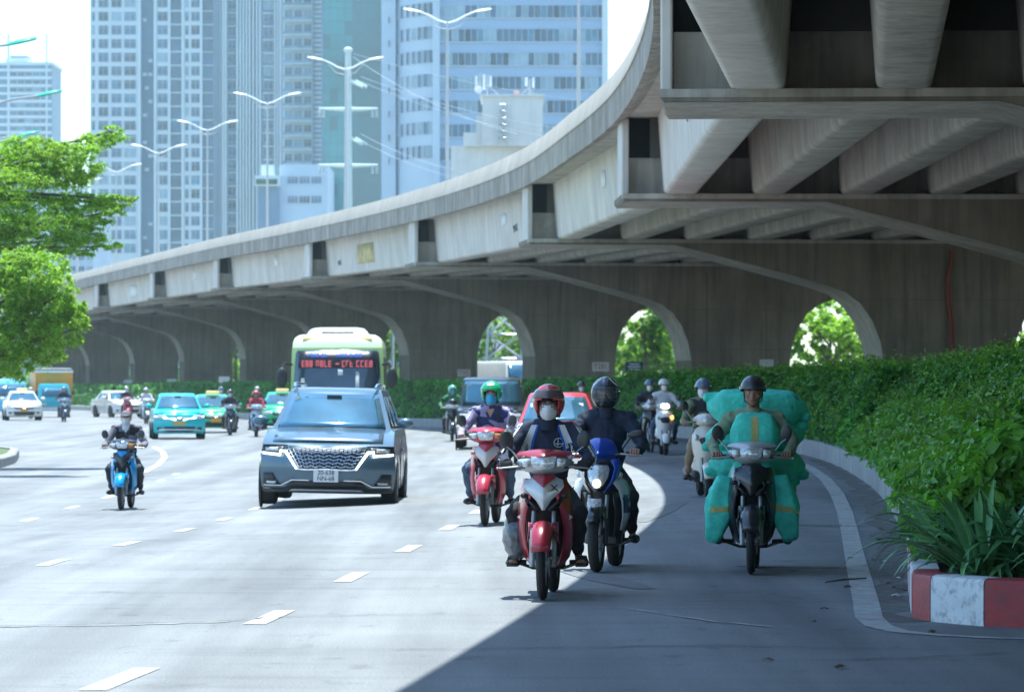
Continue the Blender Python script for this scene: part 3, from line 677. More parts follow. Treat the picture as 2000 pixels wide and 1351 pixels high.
for py in (160, 272):
    z = CAMZ+(HOR-py)/P_
    for q in (0, .35):
        MB().tube([(.3+q, 0, z+.2*q), (1.3+q, -.5, z-.5)], .13, 8).build('insulator', M_ins, e)
    a = MB().box((.2, 0, z), (.5, .5, .35)).build('bracket', M_pyl, e)
M_wire = mat('overhead_wire', (.45, .5, .52), .5)
for k, (a, b) in enumerate((((690, 105), (1320, 215)), ((690, 112), (1010, 262)), ((705, 150), (1180, 262)), ((705, 160), (1180, 285)), ((705, 262), (1000, 350)), ((705, 275), (1000, 365)))):
    p, q = wp(*a, 350.), wp(*b, 300.); pts = []
    for i in range(15):
        t_ = i/14; r = p.lerp(q, t_); r.z -= 1.2*4*t_*(1-t_)*(.6); pts.append(r)
    o = MB().tube(pts, .018, 4).build('power_line', M_wire); tag(o, 'thin overhead power wire running right from the %s, %s' % (['pole top', 'pole top', 'upper bracket', 'upper bracket', 'lower bracket', 'lower bracket'][k], ['upper one', 'lower one'][k % 2]), 'wire', 'wires from the pylon')
# lattice mast seen through the arch
D = 330.; c = wp(985, 756, D); e = MB(); lattice(e, (0, 0, 0), (0, 0, 14), 3.4, 1.8, .13, 7)
o = e.build('lattice_pylon', M_steel); o.location = (c.x, D, 0); tag(o, 'grey steel lattice pylon seen through the pointed gap behind the bus mirror', 'pylon')
c = wp(767, 756, 330.); e = empty('roadside_post', (c.x, 330, 0), 0, 'thin grey post in the narrow gap right of the bus', 'post'); MB().cyl((0, 0, 0), (0, 0, 6.5), .16, .12, 8).build('shaft', M_steel, e); MB().ell((0, 0, 6.5), (.3, .3, .2)).build('cap', M_steel, e)
# ================================================================ PLANTS
M_leafh = mat('hedge_leaf', (.075, .235, .034), .5, var=.45, scale=.9, world=True, island=.5, spec=.4, leaf=.35)
M_leafs = mat('broad_shrub_leaf', (.15, .37, .05), .45, var=.22, scale=1.2, world=True, island=.4, spec=.4, leaf=.35)
M_shoot = mat('young_hedge_leaf', (.15, .33, .05), .45, var=.3, scale=1.5, world=True, island=.4, leaf=.35)
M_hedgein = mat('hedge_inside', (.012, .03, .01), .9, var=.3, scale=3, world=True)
M_leaft = mat('bright_tree_leaf', (.24, .42, .05), .5, var=.2, scale=.7, world=True, island=.5, leaf=.5)
M_leaft2 = mat('deep_tree_leaf', (.17, .33, .05), .5, var=.2, scale=.7, world=True, island=.45, leaf=.5)
M_bark = mat('tree_bark', (.11, .085, .06), .9, var=.25, scale=4, bump=.4, bscale=25)
rg = np.random.default_rng(11)
def hedge_pts(y0, y1, n, zb, zt, o0, o1, seed, nose=False):
    r = np.random.default_rng(seed); ys_ = r.uniform(y0, y1, n); h = r.uniform(0, 1, n)**.85
    P = np.zeros((n, 3)); Nn = np.zeros((n, 3))
    ky = np.array([KERB(y) for y in np.arange(y0, y1+1, .5)]); kx = np.interp(ys_, np.arange(y0, y1+1, .5), ky)
    dk = np.interp(ys_, np.arange(y0, y1+1, .5), np.gradient(ky, .5)); ln = np.sqrt(1+dk*dk)
    nx, ny = 1/ln, -dk/ln
    nz = np.array([noise.noise((a*.55, b*2.2, seed)) for a, b in zip(ys_, h)]); nz2 = np.array([noise.noise((a*2.1, b*4.5, seed+9)) for a, b in zip(ys_, h)])
    off = o0+(o1-o0)*h**1.5+nz*.34+nz2*.2+np.abs(r.normal(0, .10, n))
    P[:, 0] = kx+nx*off; P[:, 1] = ys_+ny*off
    top = zt+np.array([noise.noise((a*.8, 3, seed))*.16+noise.noise((a*3.2, 5, seed))*.12+max(0, noise.noise((a*9, 7, seed)))*.12 for a in ys_])
    gg = np.array([gz(a, b) for a, b in zip(P[:, 0], P[:, 1])])
    P[:, 2] = gg*(1-h)+zb+(top-zb)*h+r.normal(0, .03, n)
    Nn[:, 0] = -nx*(1-.4*h); Nn[:, 1] = -ny*(1-.4*h)-.25; Nn[:, 2] = .45+.5*h
    return P, Nn
def top_pts(y0, y1, n, zt, o0, o1, seed):
    r = np.random.default_rng(seed); ys_ = r.uniform(y0, y1, n); o = r.uniform(o0, o1, n)
    P = np.stack([np.array([KERB(y) for y in ys_])+o, ys_, zt+.1*np.array([noise.noise((a*1.3, b*1.3, 4)) for a, b in zip(ys_, o)])+r.normal(0, .05, n)], 1)
    return P, np.tile(np.array([-.2, -.4, 1.]), (n, 1))
def hedge(name, y0, y1, zb, zt, o0, o1, o2, n, size, m, label, seed, aspect=.5, ntop=None, step=1.5, shoots=0):
    e = empty(name, (KERB(y0), y0, 0), 0, label, 'hedge'); b = Vector((KERB(y0), y0, 0))
    P, Nn = hedge_pts(y0, y1, n, zb, zt, o0, o1, seed); ntop = ntop if ntop is not None else n//4
    P2, N2 = top_pts(y0, y1, ntop, zt, o1-.1, o2, seed+1)
    # leaves on the near end cap
    r = np.random.default_rng(seed+2); k = n//14; hh = r.uniform(0, 1, k); oo = r.uniform(0, 1, k)
    P3_ = np.stack([KERB(y0)+o0+(o1-o0)*hh**1.5+oo*(o2-o1)*1.0, y0-.1*np.abs(r.normal(0, 1, k))+.12*np.array([noise.noise((a*5, c*4, 2)) for a, c in zip(hh, oo)]), zb+(zt-zb)*hh], 1)
    PP = np.concatenate([P, P2, P3_])-np.array(b); NN = np.concatenate([Nn, N2, np.tile(np.array([-.2, -1., .4]), (k, 1))])
    leaf_cloud('foliage', PP, NN, size, m, e, aspect, .55, .3, np.random.default_rng(seed+5))
    if shoots:
        Pt, Nt = top_pts(y0, y1, shoots, zt+.05, o1-.25, o1+.7, seed+7); Pt[:, 2] += np.abs(r.normal(0, .07, shoots)); Ps, Ns = hedge_pts(y0, y1, shoots, zb+.3, zt+.05, o0-.08, o1-.12, seed+8)
        leaf_cloud('young_shoots', np.concatenate([Pt, Ps])-np.array(b), np.concatenate([Nt, Ns]), size*.85, M_shoot, e, aspect*.8, .6, .3, np.random.default_rng(seed+9))
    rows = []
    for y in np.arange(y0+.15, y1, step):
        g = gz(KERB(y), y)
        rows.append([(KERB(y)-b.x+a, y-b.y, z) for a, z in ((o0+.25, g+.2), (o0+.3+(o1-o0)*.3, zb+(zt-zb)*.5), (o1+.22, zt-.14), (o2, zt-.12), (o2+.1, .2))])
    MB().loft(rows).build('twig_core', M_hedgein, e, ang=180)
    return e
hedge('clipped_hedge', 31., 72, .45, 1.98, .45, 1.55, 3.6, 52000, .085, M_leafh, 'tall clipped green hedge nearest the camera, behind the red and white kerb', 21, shoots=3500)
hedge('clipped_hedge', 72.2, 128, .35, 1.98, .08, .85, 3.0, 42000, .105, M_leafh, 'middle stretch of the tall clipped hedge, behind the helmeted riders', 22, step=2, shoots=3000)
hedge('clipped_hedge', 128.3, 250, .3, 1.85, .2, .7, 2.6, 34000, .15, M_leafh, 'far stretch of the hedge, shaded, behind the bus and taxis', 23, step=4)
hedge('clipped_hedge', 250.3, 400, .3, 1.75, .2, .6, 2.6, 14000, .25, M_leafh, 'farthest dark stretch of hedge beyond the yellow truck', 24, step=6)
hedge('leafy_shrub_row', 30.6, 66, .36, 1.3, .04, .75, 1.3, 21000, .115, M_leafs, 'bright green broad-leaved shrub row between the kerb and the tall hedge', 31, .55, shoots=1500)
# strap-leaved lilies on the nose of the bed: each leaf its own piece
M_lily = mat('lily_strap_leaf', (.08, .22, .08), .34, var=.2, scale=3, spec=.5)
M_lily2 = mat('lily_young_leaf', (.14, .32, .11), .34, var=.2, scale=3, spec=.5)
M_petal = mat('lily_petal', (.62, .58, .5), .6, var=.1); M_wilt = mat('wilted_petal', (.35, .27, .18), .8)
def strap(ln, wd, arch, droop):
    g = []
    for i in range(9):
        t_ = i/8; r = ln*(t_-.18*droop*t_*t_); z = ln*(arch*t_-droop*t_*t_*1.0); wi = wd*(math.sin(math.pi*min(.12+t_*.88, 1))**.55)*(1-t_**6)+.003
        g.append([(r, -wi/2, z+wi*.16), (r, 0, z), (r, wi/2, z+wi*.16)])
    return MB().grid(g).mesh('leaf', ang=70)
straps = [strap(l, w_, a, d) for l, w_, a, d in ((.62, .05, .75, .55), (.75, .055, .8, .75), (.55, .045, 1.05, .5), (.7, .05, .55, .65), (.85, .055, .95, .9), (.5, .04, 1.4, .5))]
rl = random.Random(4)
lily_spots = [(3.36, 28.4, 'white kerb block, front row'), (3.95, 27.95, 'red kerb block, front row'), (4.45, 27.75, 'right, front row'), (3.45, 30.3, 'very edge of the kerb, second from the nose'), (4.75, 27.75, 'far right, in front'), (3.5, 29.5, 'kerb corner, second row'), (5.0, 28.6, 'far right, behind'), (3.42, 28.95, 'corner of the bed nose'), (3.75, 28.5, 'white kerb block'), (4.3, 28.1, 'red kerb block'), (3.75, 30.0, 'second row behind the nose'), (3.95, 29.4, 'middle of the nose'), (4.6, 29.0, 'right edge of the picture'), (3.55, 30.9, 'third row by the kerb'), (4.2, 30.4, 'third row mid bed'), (3.62, 32.0, 'fourth row by the kerb')]
for k, (x, y, wh) in enumerate(lily_spots):
    e = empty('spider_lily', (x, y, .27), rl.uniform(0, 6), 'dark green strap-leaved lily clump at the %s' % wh, 'plant', 'lilies on the bed nose')
    for i in range(42):
        o = bpy.data.objects.new('leaf', rl.choice(straps)); COL.objects.link(o); o.parent = e
        if not o.data.materials: o.data.materials.append(M_lily)
        if rl.random() < .3: o.material_slots[0].link = 'OBJECT'; o.material_slots[0].material = M_lily2
        a = rl.uniform(0, 6.283); q = rl.uniform(0, .16); o.location = (q*math.cos(a), q*math.sin(a), 0); o.rotation_euler = (rl.uniform(-.25, .25), rl.uniform(-.45, .15), a); s_ = rl.uniform(.85, 1.3); o.scale = (s_, s_, s_)
    if k in (1, 4, 6):
        for i in range(2):
            st = MB().tube([(0, 0, 0), (.05, .03, .4), (.08-.2*i, .05, .78)], .006, 5).build('flower_stalk', M_lily2, e)
            f = MB()
            for j in range(6):
                a = j*1.047; d = Vector((math.cos(a), math.sin(a), .35)); f.tube([(.08-.2*i, .05, .78), Vector((.08-.2*i, .05, .78))+d*.05, Vector((.08-.2*i, .05, .72))+d*.11], [.006, .007, .002], 4)
            f.build('flower', M_petal if (k+i) % 2 else M_wilt, st)
# trees
def tree(name, loc, H, label, crowns, leaf, m, seed, trunk_r=.16, group=None, limbs=True, dens=1.):
    """crowns: list of (cx,cy,cz, rx,ry,rz, n) leafy masses; limbs run from trunk to every mass"""
    e = empty(name, loc, 0, label, 'tree', group); r = np.random.default_rng(seed); rr = random.Random(seed)
    tk = MB(); tp = [(0, 0, -.2)]+[(rr.uniform(-.1, .1)*i*.4, rr.uniform(-.1, .1)*i*.4, H*i/5) for i in range(1, 6)]
    tk.tube(tp, [trunk_r*(1.25-.9*i/5) for i in range(6)], 8)
    P, Nn = [], []
    for (cx, cy_, cz, rx, ry, rz, n) in crowns:
        n = int(n*dens); st = Vector(tp[min(4, max(1, int(5*(cz-rz*.8)/H)))]); en = Vector((cx, cy_, cz-rz*.2))
        if limbs:
            mid = st.lerp(en, .5)+Vector((0, 0, .1*(en-st).length*.6)); tk.tube([st, mid, en], [trunk_r*.45, trunk_r*.32, trunk_r*.1], 6)
            for _ in range(2):
                d = Vector((rr.uniform(-1, 1)*rx, rr.uniform(-1, 1)*ry, rr.uniform(-.3, .8)*rz))*.8; tk.tube([mid.lerp(en, rr.uniform(.2, 1)), en+d*.5, en+d], [trunk_r*.18, trunk_r*.1, trunk_r*.04], 5)
        # clumps inside the mass, leaves on each clump
        nc = max(8, int(n/90)); d = r.normal(0, 1, (nc, 3)); d /= np.linalg.norm(d, axis=1)[:, None]; rad = r.uniform(.35, 1., nc)**.5
        cc = np.array([cx, cy_, cz])+d*rad[:, None]*np.array([rx, ry, rz]); cr = .19*(rx+ry+rz)/3*r.uniform(.6, 1.7, nc)
        idx = r.integers(0, nc, n); dd = r.normal(0, 1, (n, 3)); dd /= np.linalg.norm(dd, axis=1)[:, None]; q = np.abs(r.normal(0, .62, n))
        sq = np.array([1.25, 1.25, .7]) if rz < rx*.6 else np.array([1, 1, .9])
        P.append(cc[idx]+dd*(q*cr[idx])[:, None]*sq); v = dd*.7+np.array([0, 0, .55]); Nn.append(v)
    tk.build('trunk', M_bark, e)
    leaf_cloud('crown', np.concatenate(P), np.concatenate(Nn), leaf, m, e, .55, .5, .3, np.random.default_rng(seed+1))
    return e
# feathery tree at left: flat tiers of foliage reaching right
D = 92.; s = D/F
def tl(px, py, dy=0, base=(-14.2, 92)): p = wp(px, py, D); return (p.x-base[0], dy, p.z)
tiers = []
for (px, py, rx, rz, n, dy) in ((40, 300, 1.5, .30, 3200, .5), (130, 290, 1.1, .22, 2200, -.4), (190, 262, .75, .16, 1300, .3), (222, 246, .3, .09, 350, .2), (20, 350, 1.3, .3, 2600, -.8), (95, 335, 1.2, .28, 2600, .6), (150, 325, .9, .2, 1700, -.2), (60, 395, 1.5, .32, 3000, .1), (150, 385, 1.1, .22, 2100, .5), (215, 386, .7, .14, 1100, 0), (255, 381, .3, .08, 300, 0), (90, 430, 1.4, .25, 2300, -.5), (165, 425, .9, .18, 1400, .3), (215, 405, .45, .12, 600, -.2), (150, 455, .9, .16, 1200, .2), (205, 472, .4, .10, 450, .1), (-40, 330, 1.5, .6, 2600, 0), (-30, 420, 1.5, .6, 2600, 0), (20, 470, 1.2, .5, 2200, .5), (110, 470, .8, .25, 1200, -.4), (55, 270, .8, .14, 900, .2), (160, 480, .45, .14, 500, 0)):
    x, y, z = tl(px, py, dy); tiers.append((x, y, z, rx*.85, max(rx*.8, .5), rz, n))
tree('feathery_tree', (-14.2, 92, -.1), 7.2, 'tall feathery tree with flat leafy tiers at upper left', tiers, .058, M_leaft, 41, .13, dens=2.5)
D = 84.; s = D/F; lob = []
for (px, py, r_, n) in ((60, 520, .75, 3600), (10, 560, .8, 3200), (110, 560, .62, 2800), (40, 620, .9, 3600), (120, 625, .6, 2400), (150, 600, .4, 1200), (0, 660, .75, 2800), (75, 665, .6, 2200), (-50, 600, 1.2, 4000), (30, 695, .5, 1400), (140, 585, .35, 900), (95, 505, .45, 1200), (10, 500, .6, 1800), (60, 575, .8, 2800)):
    p = wp(px, py, D); lob.append((p.x+11.6, random.uniform(-.5, .5), p.z, r_*.9, r_*.9, r_*.75, n))
tree('round_leafy_tree', (-11.6, 84, -.2), 3.4, 'low round bright green tree below the feathery one at left', lob, .055, M_leaft, 43, .12, dens=2.4)
# sunlit trees beyond the viaduct, seen through the gaps
for k, (px, D, H, cw, m, lb) in enumerate(((1618, 236, 7.2, 2.9, M_leaft, 'bright tree in the pointed gap above the man with green sacks'), (1995, 205, 7.5, 3.2, M_leaft, 'bright tree at the right edge, beyond the viaduct'), (1262, 262, 8.2, 2.6, M_leaft2, 'slim tree at left in the gap behind the white scooter'), (1308, 272, 7.5, 2.4, M_leaft2, 'slim tree at right in the gap behind the white scooter'), (1235, 300, 6., 3.2, M_leaft, 'pale tree farther back in the gap behind the white scooter'), (965, 345, 8., 2.8, M_leaft, 'tree left of the lattice pylon'), (1015, 350, 7., 2.6, M_leaft2, 'tree right of the lattice pylon'), (770, 345, 7., 2.6, M_leaft2, 'tree in the narrow gap right of the bus'), (462, 400, 8., 2.6, M_leaft, 'tree in the narrow gap above the green taxi'), (1680, 250, 7., 2.8, M_leaft, 'second bright tree in the gap above the green sacks'))):
    c = wp(px, 756, D); cr = []
    for j in range(9): cr.append((random.uniform(-.85, .85)*cw, random.uniform(-.6, .6)*cw, H*(.62+random.uniform(-.28, .3)), cw*random.uniform(.45, .7), cw*random.uniform(.45, .7), cw*random.uniform(.4, .6), 1300))
    tree('roadside_tree', (c.x, D, 0), H*.7, lb, cr, .28, m, 60+k, .16, 'trees beyond the viaduct')
e = empty('distant_tree_belt', (20, 420, 0)); tag(e, 'hazy green belt of distant trees low behind the viaduct', 'trees', kind='stuff')
n = 9000; r = np.random.default_rng(77); xs = r.uniform(-60, 160, n); hh = r.uniform(0, 1, n)**.7*(4.+2.*np.array([noise.noise((a*.09, 1, 1)) for a in xs]))
leaf_cloud('foliage', np.stack([xs-20, r.normal(0, 2, n), hh], 1), np.tile(np.array([0, -1., .6]), (n, 1)), .7, M_leaft2, e, .6, .6, .3, r)
# left island with kerb and grass
M_grass = mat('island_grass', (.09, .12, .03), .9, var=.3, scale=3, world=True)
isl = [(-11.55, 88.5), (-11.8, 85.5), (-12.6, 83.5), (-14, 83), (-30, 83), (-30, 112), (-14.2, 112), (-12.8, 106), (-11.9, 98), (-11.55, 93)]
isl = [(x-.4, y) for x, y in isl]
MB().add([(x, y, gz(x, y)+.2) for x, y in isl], [tuple(range(len(isl)))]).build('island_grass', M_grass, smooth=False)['kind'] = 'structure'
k2 = empty('island_kerb'); tag(k2, kind='structure')
pp = isl[6:]+isl[:5]
for i in range(len(pp)-1):
    a, b = Vector(pp[i]), Vector(pp[i+1]); n = max(1, int((b-a).length/1.)) if b.x > -20 else 1
    for j in range(n):
        p, q = a.lerp(b, j/n+.006), a.lerp(b, (j+1)/n-.006); t_ = (q-p).normalized(); nn = Vector((t_.y, -t_.x))
        MB().loft([[(v.x+nn.x*o, v.y+nn.y*o, gz(v.x, v.y)+z) for o, z in ((-.12, -.1), (-.12, .2), (-.08, .24), (.1, .24), (.1, -.1))] for v in (p, q)]).build('kerb_block', M_kc, k2, ang=25)
# ================================================================ CARS, BUS, TRUCK
M_tyre = mat('tyre_rubber', (.018, .018, .019), .8, var=.2, scale=20); M_rim = mat('alloy_rim', (.4, .41, .42), .35, .8, var=.05)
M_blackp = mat('black_plastic', (.016, .017, .019), .5, var=.15, scale=10); M_chrome = mat('chrome_trim', (.75, .77, .8), .12, 1., var=0)
M_glass = mat('windscreen_glass', (.06, .16, .24), .06, .45, var=.25, scale=1.2, spec=1.); M_sglass = mat('dark_side_glass', (.02, .03, .04), .06, .2, var=0, spec=.9)  # windscreen: reflected sky put into the blue base colour
M_hl = mat('headlamp_lens', (.55, .58, .6), .08, .3, var=.3, scale=25, spec=.8); M_drl = mat('daylight_strip', (.9, .9, .9), .3, emit=(1, 1, 1, 1.2)); M_ylw = mat('yellow_plate', (.55, .3, .03), .5, var=.05)
M_wplate = mat('white_plate', (.66, .68, .7), .45, var=.04); M_ink = mat('plate_ink', (.02, .02, .025), .5); M_stick = mat('windscreen_sticker', (.7, .72, .72), .5); M_fog = mat('inside_seat', (.03, .03, .035), .8)
def paint(name, c, metal=.2): return mat('paint_'+name, c, .28, metal, var=.04, scale=1.5, coat=.6)
wheel_cache = {}
def car_wheel(parent, x, y, r, w, sx):
    k = (round(r, 3), round(w, 3), sx)
    if k not in wheel_cache:
        h = w/2
        ty = MB().lathe([(r*.62, -h), (r*.9, -h), (r*.985, -h*.8), (r, -h*.35), (r, h*.35), (r*.985, h*.8), (r*.9, h), (r*.62, h)], (0, 0, 0), 'x', 28, True).mesh('wheel')
        rm = MB().lathe([(r*.64, -h*.9), (r*.64, h*.9), (r*.58, h*.95), (r*.55, h*.5), (r*.2, h*.55), (.0, h*.7)], (0, 0, 0), 'x', 20)
        for i in range(5):
            a = i*1.2566; rm.box((h*.62, math.sin(a)*r*.36, math.cos(a)*r*.36), (.03, r*.12, r*.5), rot=(-a, 0, 0))
        if sx < 0: rm.v = [(-p[0], p[1], p[2]) for p in rm.v]
        wheel_cache[k] = (ty, rm.mesh('rim'))
    ty, rm = wheel_cache[k]
    o = link('wheel', ty, M_tyre, parent); o.location = (x, y, r); link('rim', rm, M_rim, o)
def ring(z, yf, yr, w, k, kr=.15, n=10, p=3., yw=None):
    pts = [Vector((w*(-1+2*i/n), yf+k*abs(-1+2*i/n)**p, z)) for i in range(n+1)]
    ym = (yf+yr)/2
    pts += [Vector((w*1.0, yf+k+(yr-kr-yf-k)*t, z)) for t in (.3, .6)]
    pts += [Vector((w*(1-2*i/n), yr-kr*abs(1-2*i/n)**p, z)) for i in range(n+1)]
    pts += [Vector((-w*1.0, yf+k+(yr-kr-yf-k)*t, z)) for t in (.6, .3)]
    return pts
CARBASE = dict(W=.88, L=4.3, H=1.5, zh0=.78, zh1=.98, cowl=1.15, wtop=1.85, rtop=3.5, rbase=4.0, ztail=.98, wr=.31, fw=.82, rw=3.45, wg=.80, wgt=.58, k=.33, ww=.2, zb=.2)
def car(name, label, loc, yaw, col, spec=None, group=None, cat='car', plate=None, pmat=None, grille='slot', detail=1, roll=0.):
    S = dict(CARBASE); S.update(spec or {}); W, L, H = S['W'], S['L'], S['H']; f0 = -L/2
    e = empty(name, loc, yaw, label, cat, group); e.rotation_euler.y = roll
    zs, zh0, zh1 = S['zb'], S['zh0'], S['zh1']
    prof = [(zs, f0+.16, f0+L-.12, W*.95), (zs+.06, f0+.08, f0+L-.05, W*.98), (.42, f0+.03, f0+L-.01, W), (.56, f0, f0+L, W), (.68, f0+.02, f0+L, W*.995), (zh0-.07, f0+.05, f0+L-.01, W*.985), (zh0-.015, f0+.09, f0+L-.02, W*.975)]
    hood = []
    for t in (0, .08, .3, .6, 1.):
        z = zh0+(zh1-zh0)*(t**.72); y = f0+.13+(S['cowl']-.13)*t
        hood.append((z, y, f0+L-.02-.06*t, W*(.972-.03*t)))
    R_ = [ring(z, yf, yr, w_, S['k']*(1 if i < 7 else .55)) for i, (z, yf, yr, w_) in enumerate(prof+hood)]
    MB().loft(R_).build('body', col, e, ang=32)
    # hood panel standing 5 mm proud
    hp = []
    for (z, y, yr, w_) in hood[1:]:
        hp.append([Vector((w_*.84*(-1+.2*i), y+S['k']*.55*abs(.84*(-1+.2*i))**3, z+.007+.018*(1-(-1+.2*i)**2))) for i in range(11)])
    MB().grid(hp).build('hood', col, e, ang=60, solid=.008)
    # cabin
    zc = zh1-.02
    def cab(t):
        return (zc+(H-.07-zc)*t, f0+S['cowl']-.02+(S['wtop']-S['cowl'])*t, f0+S['rbase']+(S['rtop']-S['rbase'])*t, S['wg']+(S['wgt']-S['wg'])*t)
    kc = .22
    rr_ = [ring(*cab(t), kc, .15) for t in (0, .25, .5, .75, 1.)]
    z, yf, yr, w_ = cab(1.)
    rr_ += [ring(H-.03, yf+.1, yr-.04, w_-.025, kc, .15), ring(H-.008, yf+.25, yr-.1, w_-.09, kc*.8, .15), ring(H, yf+.5, yr-.3, w_*.6, kc*.5, .1)]
    MB().loft(rr_).build('cabin', col, e, ang=32)
    def glass(nm, t0, t1, xs, m, front=True):
        g = []
        for i in range(7):
            t = t0+(t1-t0)*i/6; z, yf, yr, w_ = cab(t)
            if front: g.append([Vector((w_*x, yf+kc*abs(x)**3-.012, z+.003)) for x in np.linspace(xs[0], xs[1], 11)])
            else: g.append([Vector((w_*x, yr-.15*abs(x)**3+.012, z)) for x in np.linspace(xs[0], xs[1], 11)])
        return MB().grid(g).build(nm, m, e, ang=80, solid=.006)
    gl = glass('windscreen', .06, .95, (-.92, .92), M_glass); glass('rear_window', .1, .9, (-.88, .88), M_sglass, False)
    if detail:
        z, yf, yr, w_ = cab(.06)
        for (x0, x1) in ((-.55, .05), (.1, .6)): MB().tube([(w_*x0, yf+kc*abs(x0)**3-.03, z+.01), (w_*x1, yf+kc*abs(x1)**3-.03, z+.035)], .009, 5).build('wiper', M_blackp, gl)
        zt_, yt_, _, wt_ = cab(.86); MB().box((0, yt_-.035, zt_), (.22, .02, .07)).build('mirror_housing', M_blackp, gl)
        for j in range(2): zt_, yt_, _, wt_ = cab(.8); MB().lathe([(0, 0), (.055, 0)], (-wt_*.75+.14*j, yt_+kc*.42-.03+.02*j, zt_), 'y', 10).build('sticker', M_stick, gl)
    for sx in (-1, 1):
        segs = [(.34, .50), (.52, .74), (.77, .94)]
        for a, b in segs:
            g = []
            for t in (.08, .5, .9):
                z, yf, yr, w_ = cab(t); y0, y1 = yf+kc, yr-.15
                aa = max(a-.30*(1-t)*.0, 0)
                g.append([Vector((sx*(w_+.006), y0+(y1-y0)*q, z)) for q in ((a-.3)*1.45, (b-.3)*1.45)])
            MB().grid(g).build('side_window', M_sglass, e, solid=.004)
        mr = MB().ell((sx*(S['wg']+.20), f0+S['cowl']+.42, zh1+.10), (.115, .075, .08), 12, 8).build('mirror', col, e); MB().box((sx*(S['wg']+.07), f0+S['cowl']+.44, zh1+.04), (.14, .05, .03)).build('mirror_arm', M_blackp, mr)
        for y in (S['fw'], S['rw']):
            MB().lathe([(0, 0), (S['wr']*1.16, 0), (S['wr']*1.16, -.03)], (sx*(W+.004), f0+y, S['wr']*1.02), 'x', 24).build('wheel_arch', M_blackp, e)
            car_wheel(e, sx*(W-S['ww']/2+.02), f0+y, S['wr'], S['ww'], sx)
        for y in ((S['fw']+S['rw'])/2-.25, ):
            MB().box((sx*(W+.001), f0+y, .62), (.012, .012, .7)).build('door_seam', M_blackp, e)
        MB().box((sx*(W+.012), f0+(S['fw']+S['rw'])/2-.02, .82), (.03, .18, .03)).build('door_handle', col, e)
    # front details follow the nose curve
    def fy(x, z):
        zz = [p[0] for p in prof]; yy = [p[1] for p in prof]; return float(np.interp(z, zz, yy))+S['k']*abs(x/W)**3
    def patch(nm, poly, m, off=.012, par=None, th=.02):
        """poly: rows of (z, x0, x1)"""
        g = [[Vector((x0+(x1-x0)*i/8, fy(x0+(x1-x0)*i/8, z)-off, z)) for i in range(9)] for z, x0, x1 in poly]
        return MB().grid(g).build(nm, m, par or e, ang=60, solid=th)
    e['_fy'] = 0
    api = dict(e=e, fy=fy, patch=patch, W=W, S=S, f0=f0)
    if grille == 'slot':
        patch('grille', [(zh0-.13, -W*.55, W*.55), (zh0-.22, -W*.5, W*.5)], M_blackp); patch('lower_intake', [(.44, -W*.62, W*.62), (.27, -W*.52, W*.52)], M_blackp)
        for sx in (-1, 1):
            h = patch('headlight', [(zh0-.05, sx*W*.55, sx*W*.97), (zh0-.12, sx*W*.52, sx*W*.97), (zh0-.19, sx*W*.58, sx*W*.93)], M_hl)
            patch('fog_lamp', [(.42, sx*W*.7, sx*W*.86), (.34, sx*W*.7, sx*W*.86)], M_blackp)
        patch('emblem', [(zh0-.15, -.06, .06), (zh0-.2, -.06, .06)], M_chrome, .03)
    if plate:
        p = MB().box((0, fy(0, .5)-.035, plate[1]), (plate[2], .02, plate[3])).build('plate', pmat or M_ylw, e)
        for i, ln in enumerate(plate[0]): text('lettering', ln, plate[3]*(.52 if len(plate[0]) > 1 else .7), M_ink, p, (0, fy(0, .5)-.047, plate[1]+(plate[3]*.23 if len(plate[0]) > 1 else 0)*(1-2*i)), sx=.9)
    return api
def yaw_at(y): return -math.atan(EDGE(y+.5)-EDGE(y-.5))
# --- blue-grey people carrier
P = gp(640, 990)
A = car('people_carrier', 'blue-grey people carrier with lattice grille and white lamp strips', (P.x, P.y+2.6, P.z), R(-.8), paint('slate_blue', (.085, .14, .19), .4), dict(W=.985, L=5.15, H=1.73, zh0=.89, zh1=1.12, cowl=1.05, wtop=1.9, rtop=4.75, rbase=5.0, wr=.345, fw=.95, rw=4.05, wg=.88, wgt=.69, k=.40, ww=.235, zb=.22), None, 'car', (['20-638', 'NN-68'], .455, .36, .185), M_wplate, None, roll=R(1.2))
e, patch, fy, W = A['e'], A['patch'], A['fy'], .985
gr = patch('grille', [(.86, -.60, .60), (.76, -.55, .55), (.65, -.45, .45), (.56, -.40, .40)], M_blackp)
def fpt(x, z, o): return Vector((x, fy(x, z)-o, z))
for r_ in range(6):
    z = .585+.05*r_; hw = float(np.interp(z, [.56, .65, .76, .86], [.40, .45, .55, .60]))
    n = 13; mb = MB()
    mb.tube([fpt(hw*.97*(-1+2*i/n), z+(.012 if i % 2 else -.012), .032) for i in range(n+1)], .007, 5); mb.build('grille_bar', M_chrome, gr)
for i in range(-9, 10):
    x0, x1 = i*.044, i*.062
    MB().tube([fpt(x0, .57, .03), fpt((x0+x1)/2+.01, .70, .03), fpt(x1, .855, .03)], .005, 5).build('grille_bar', M_chrome, gr)
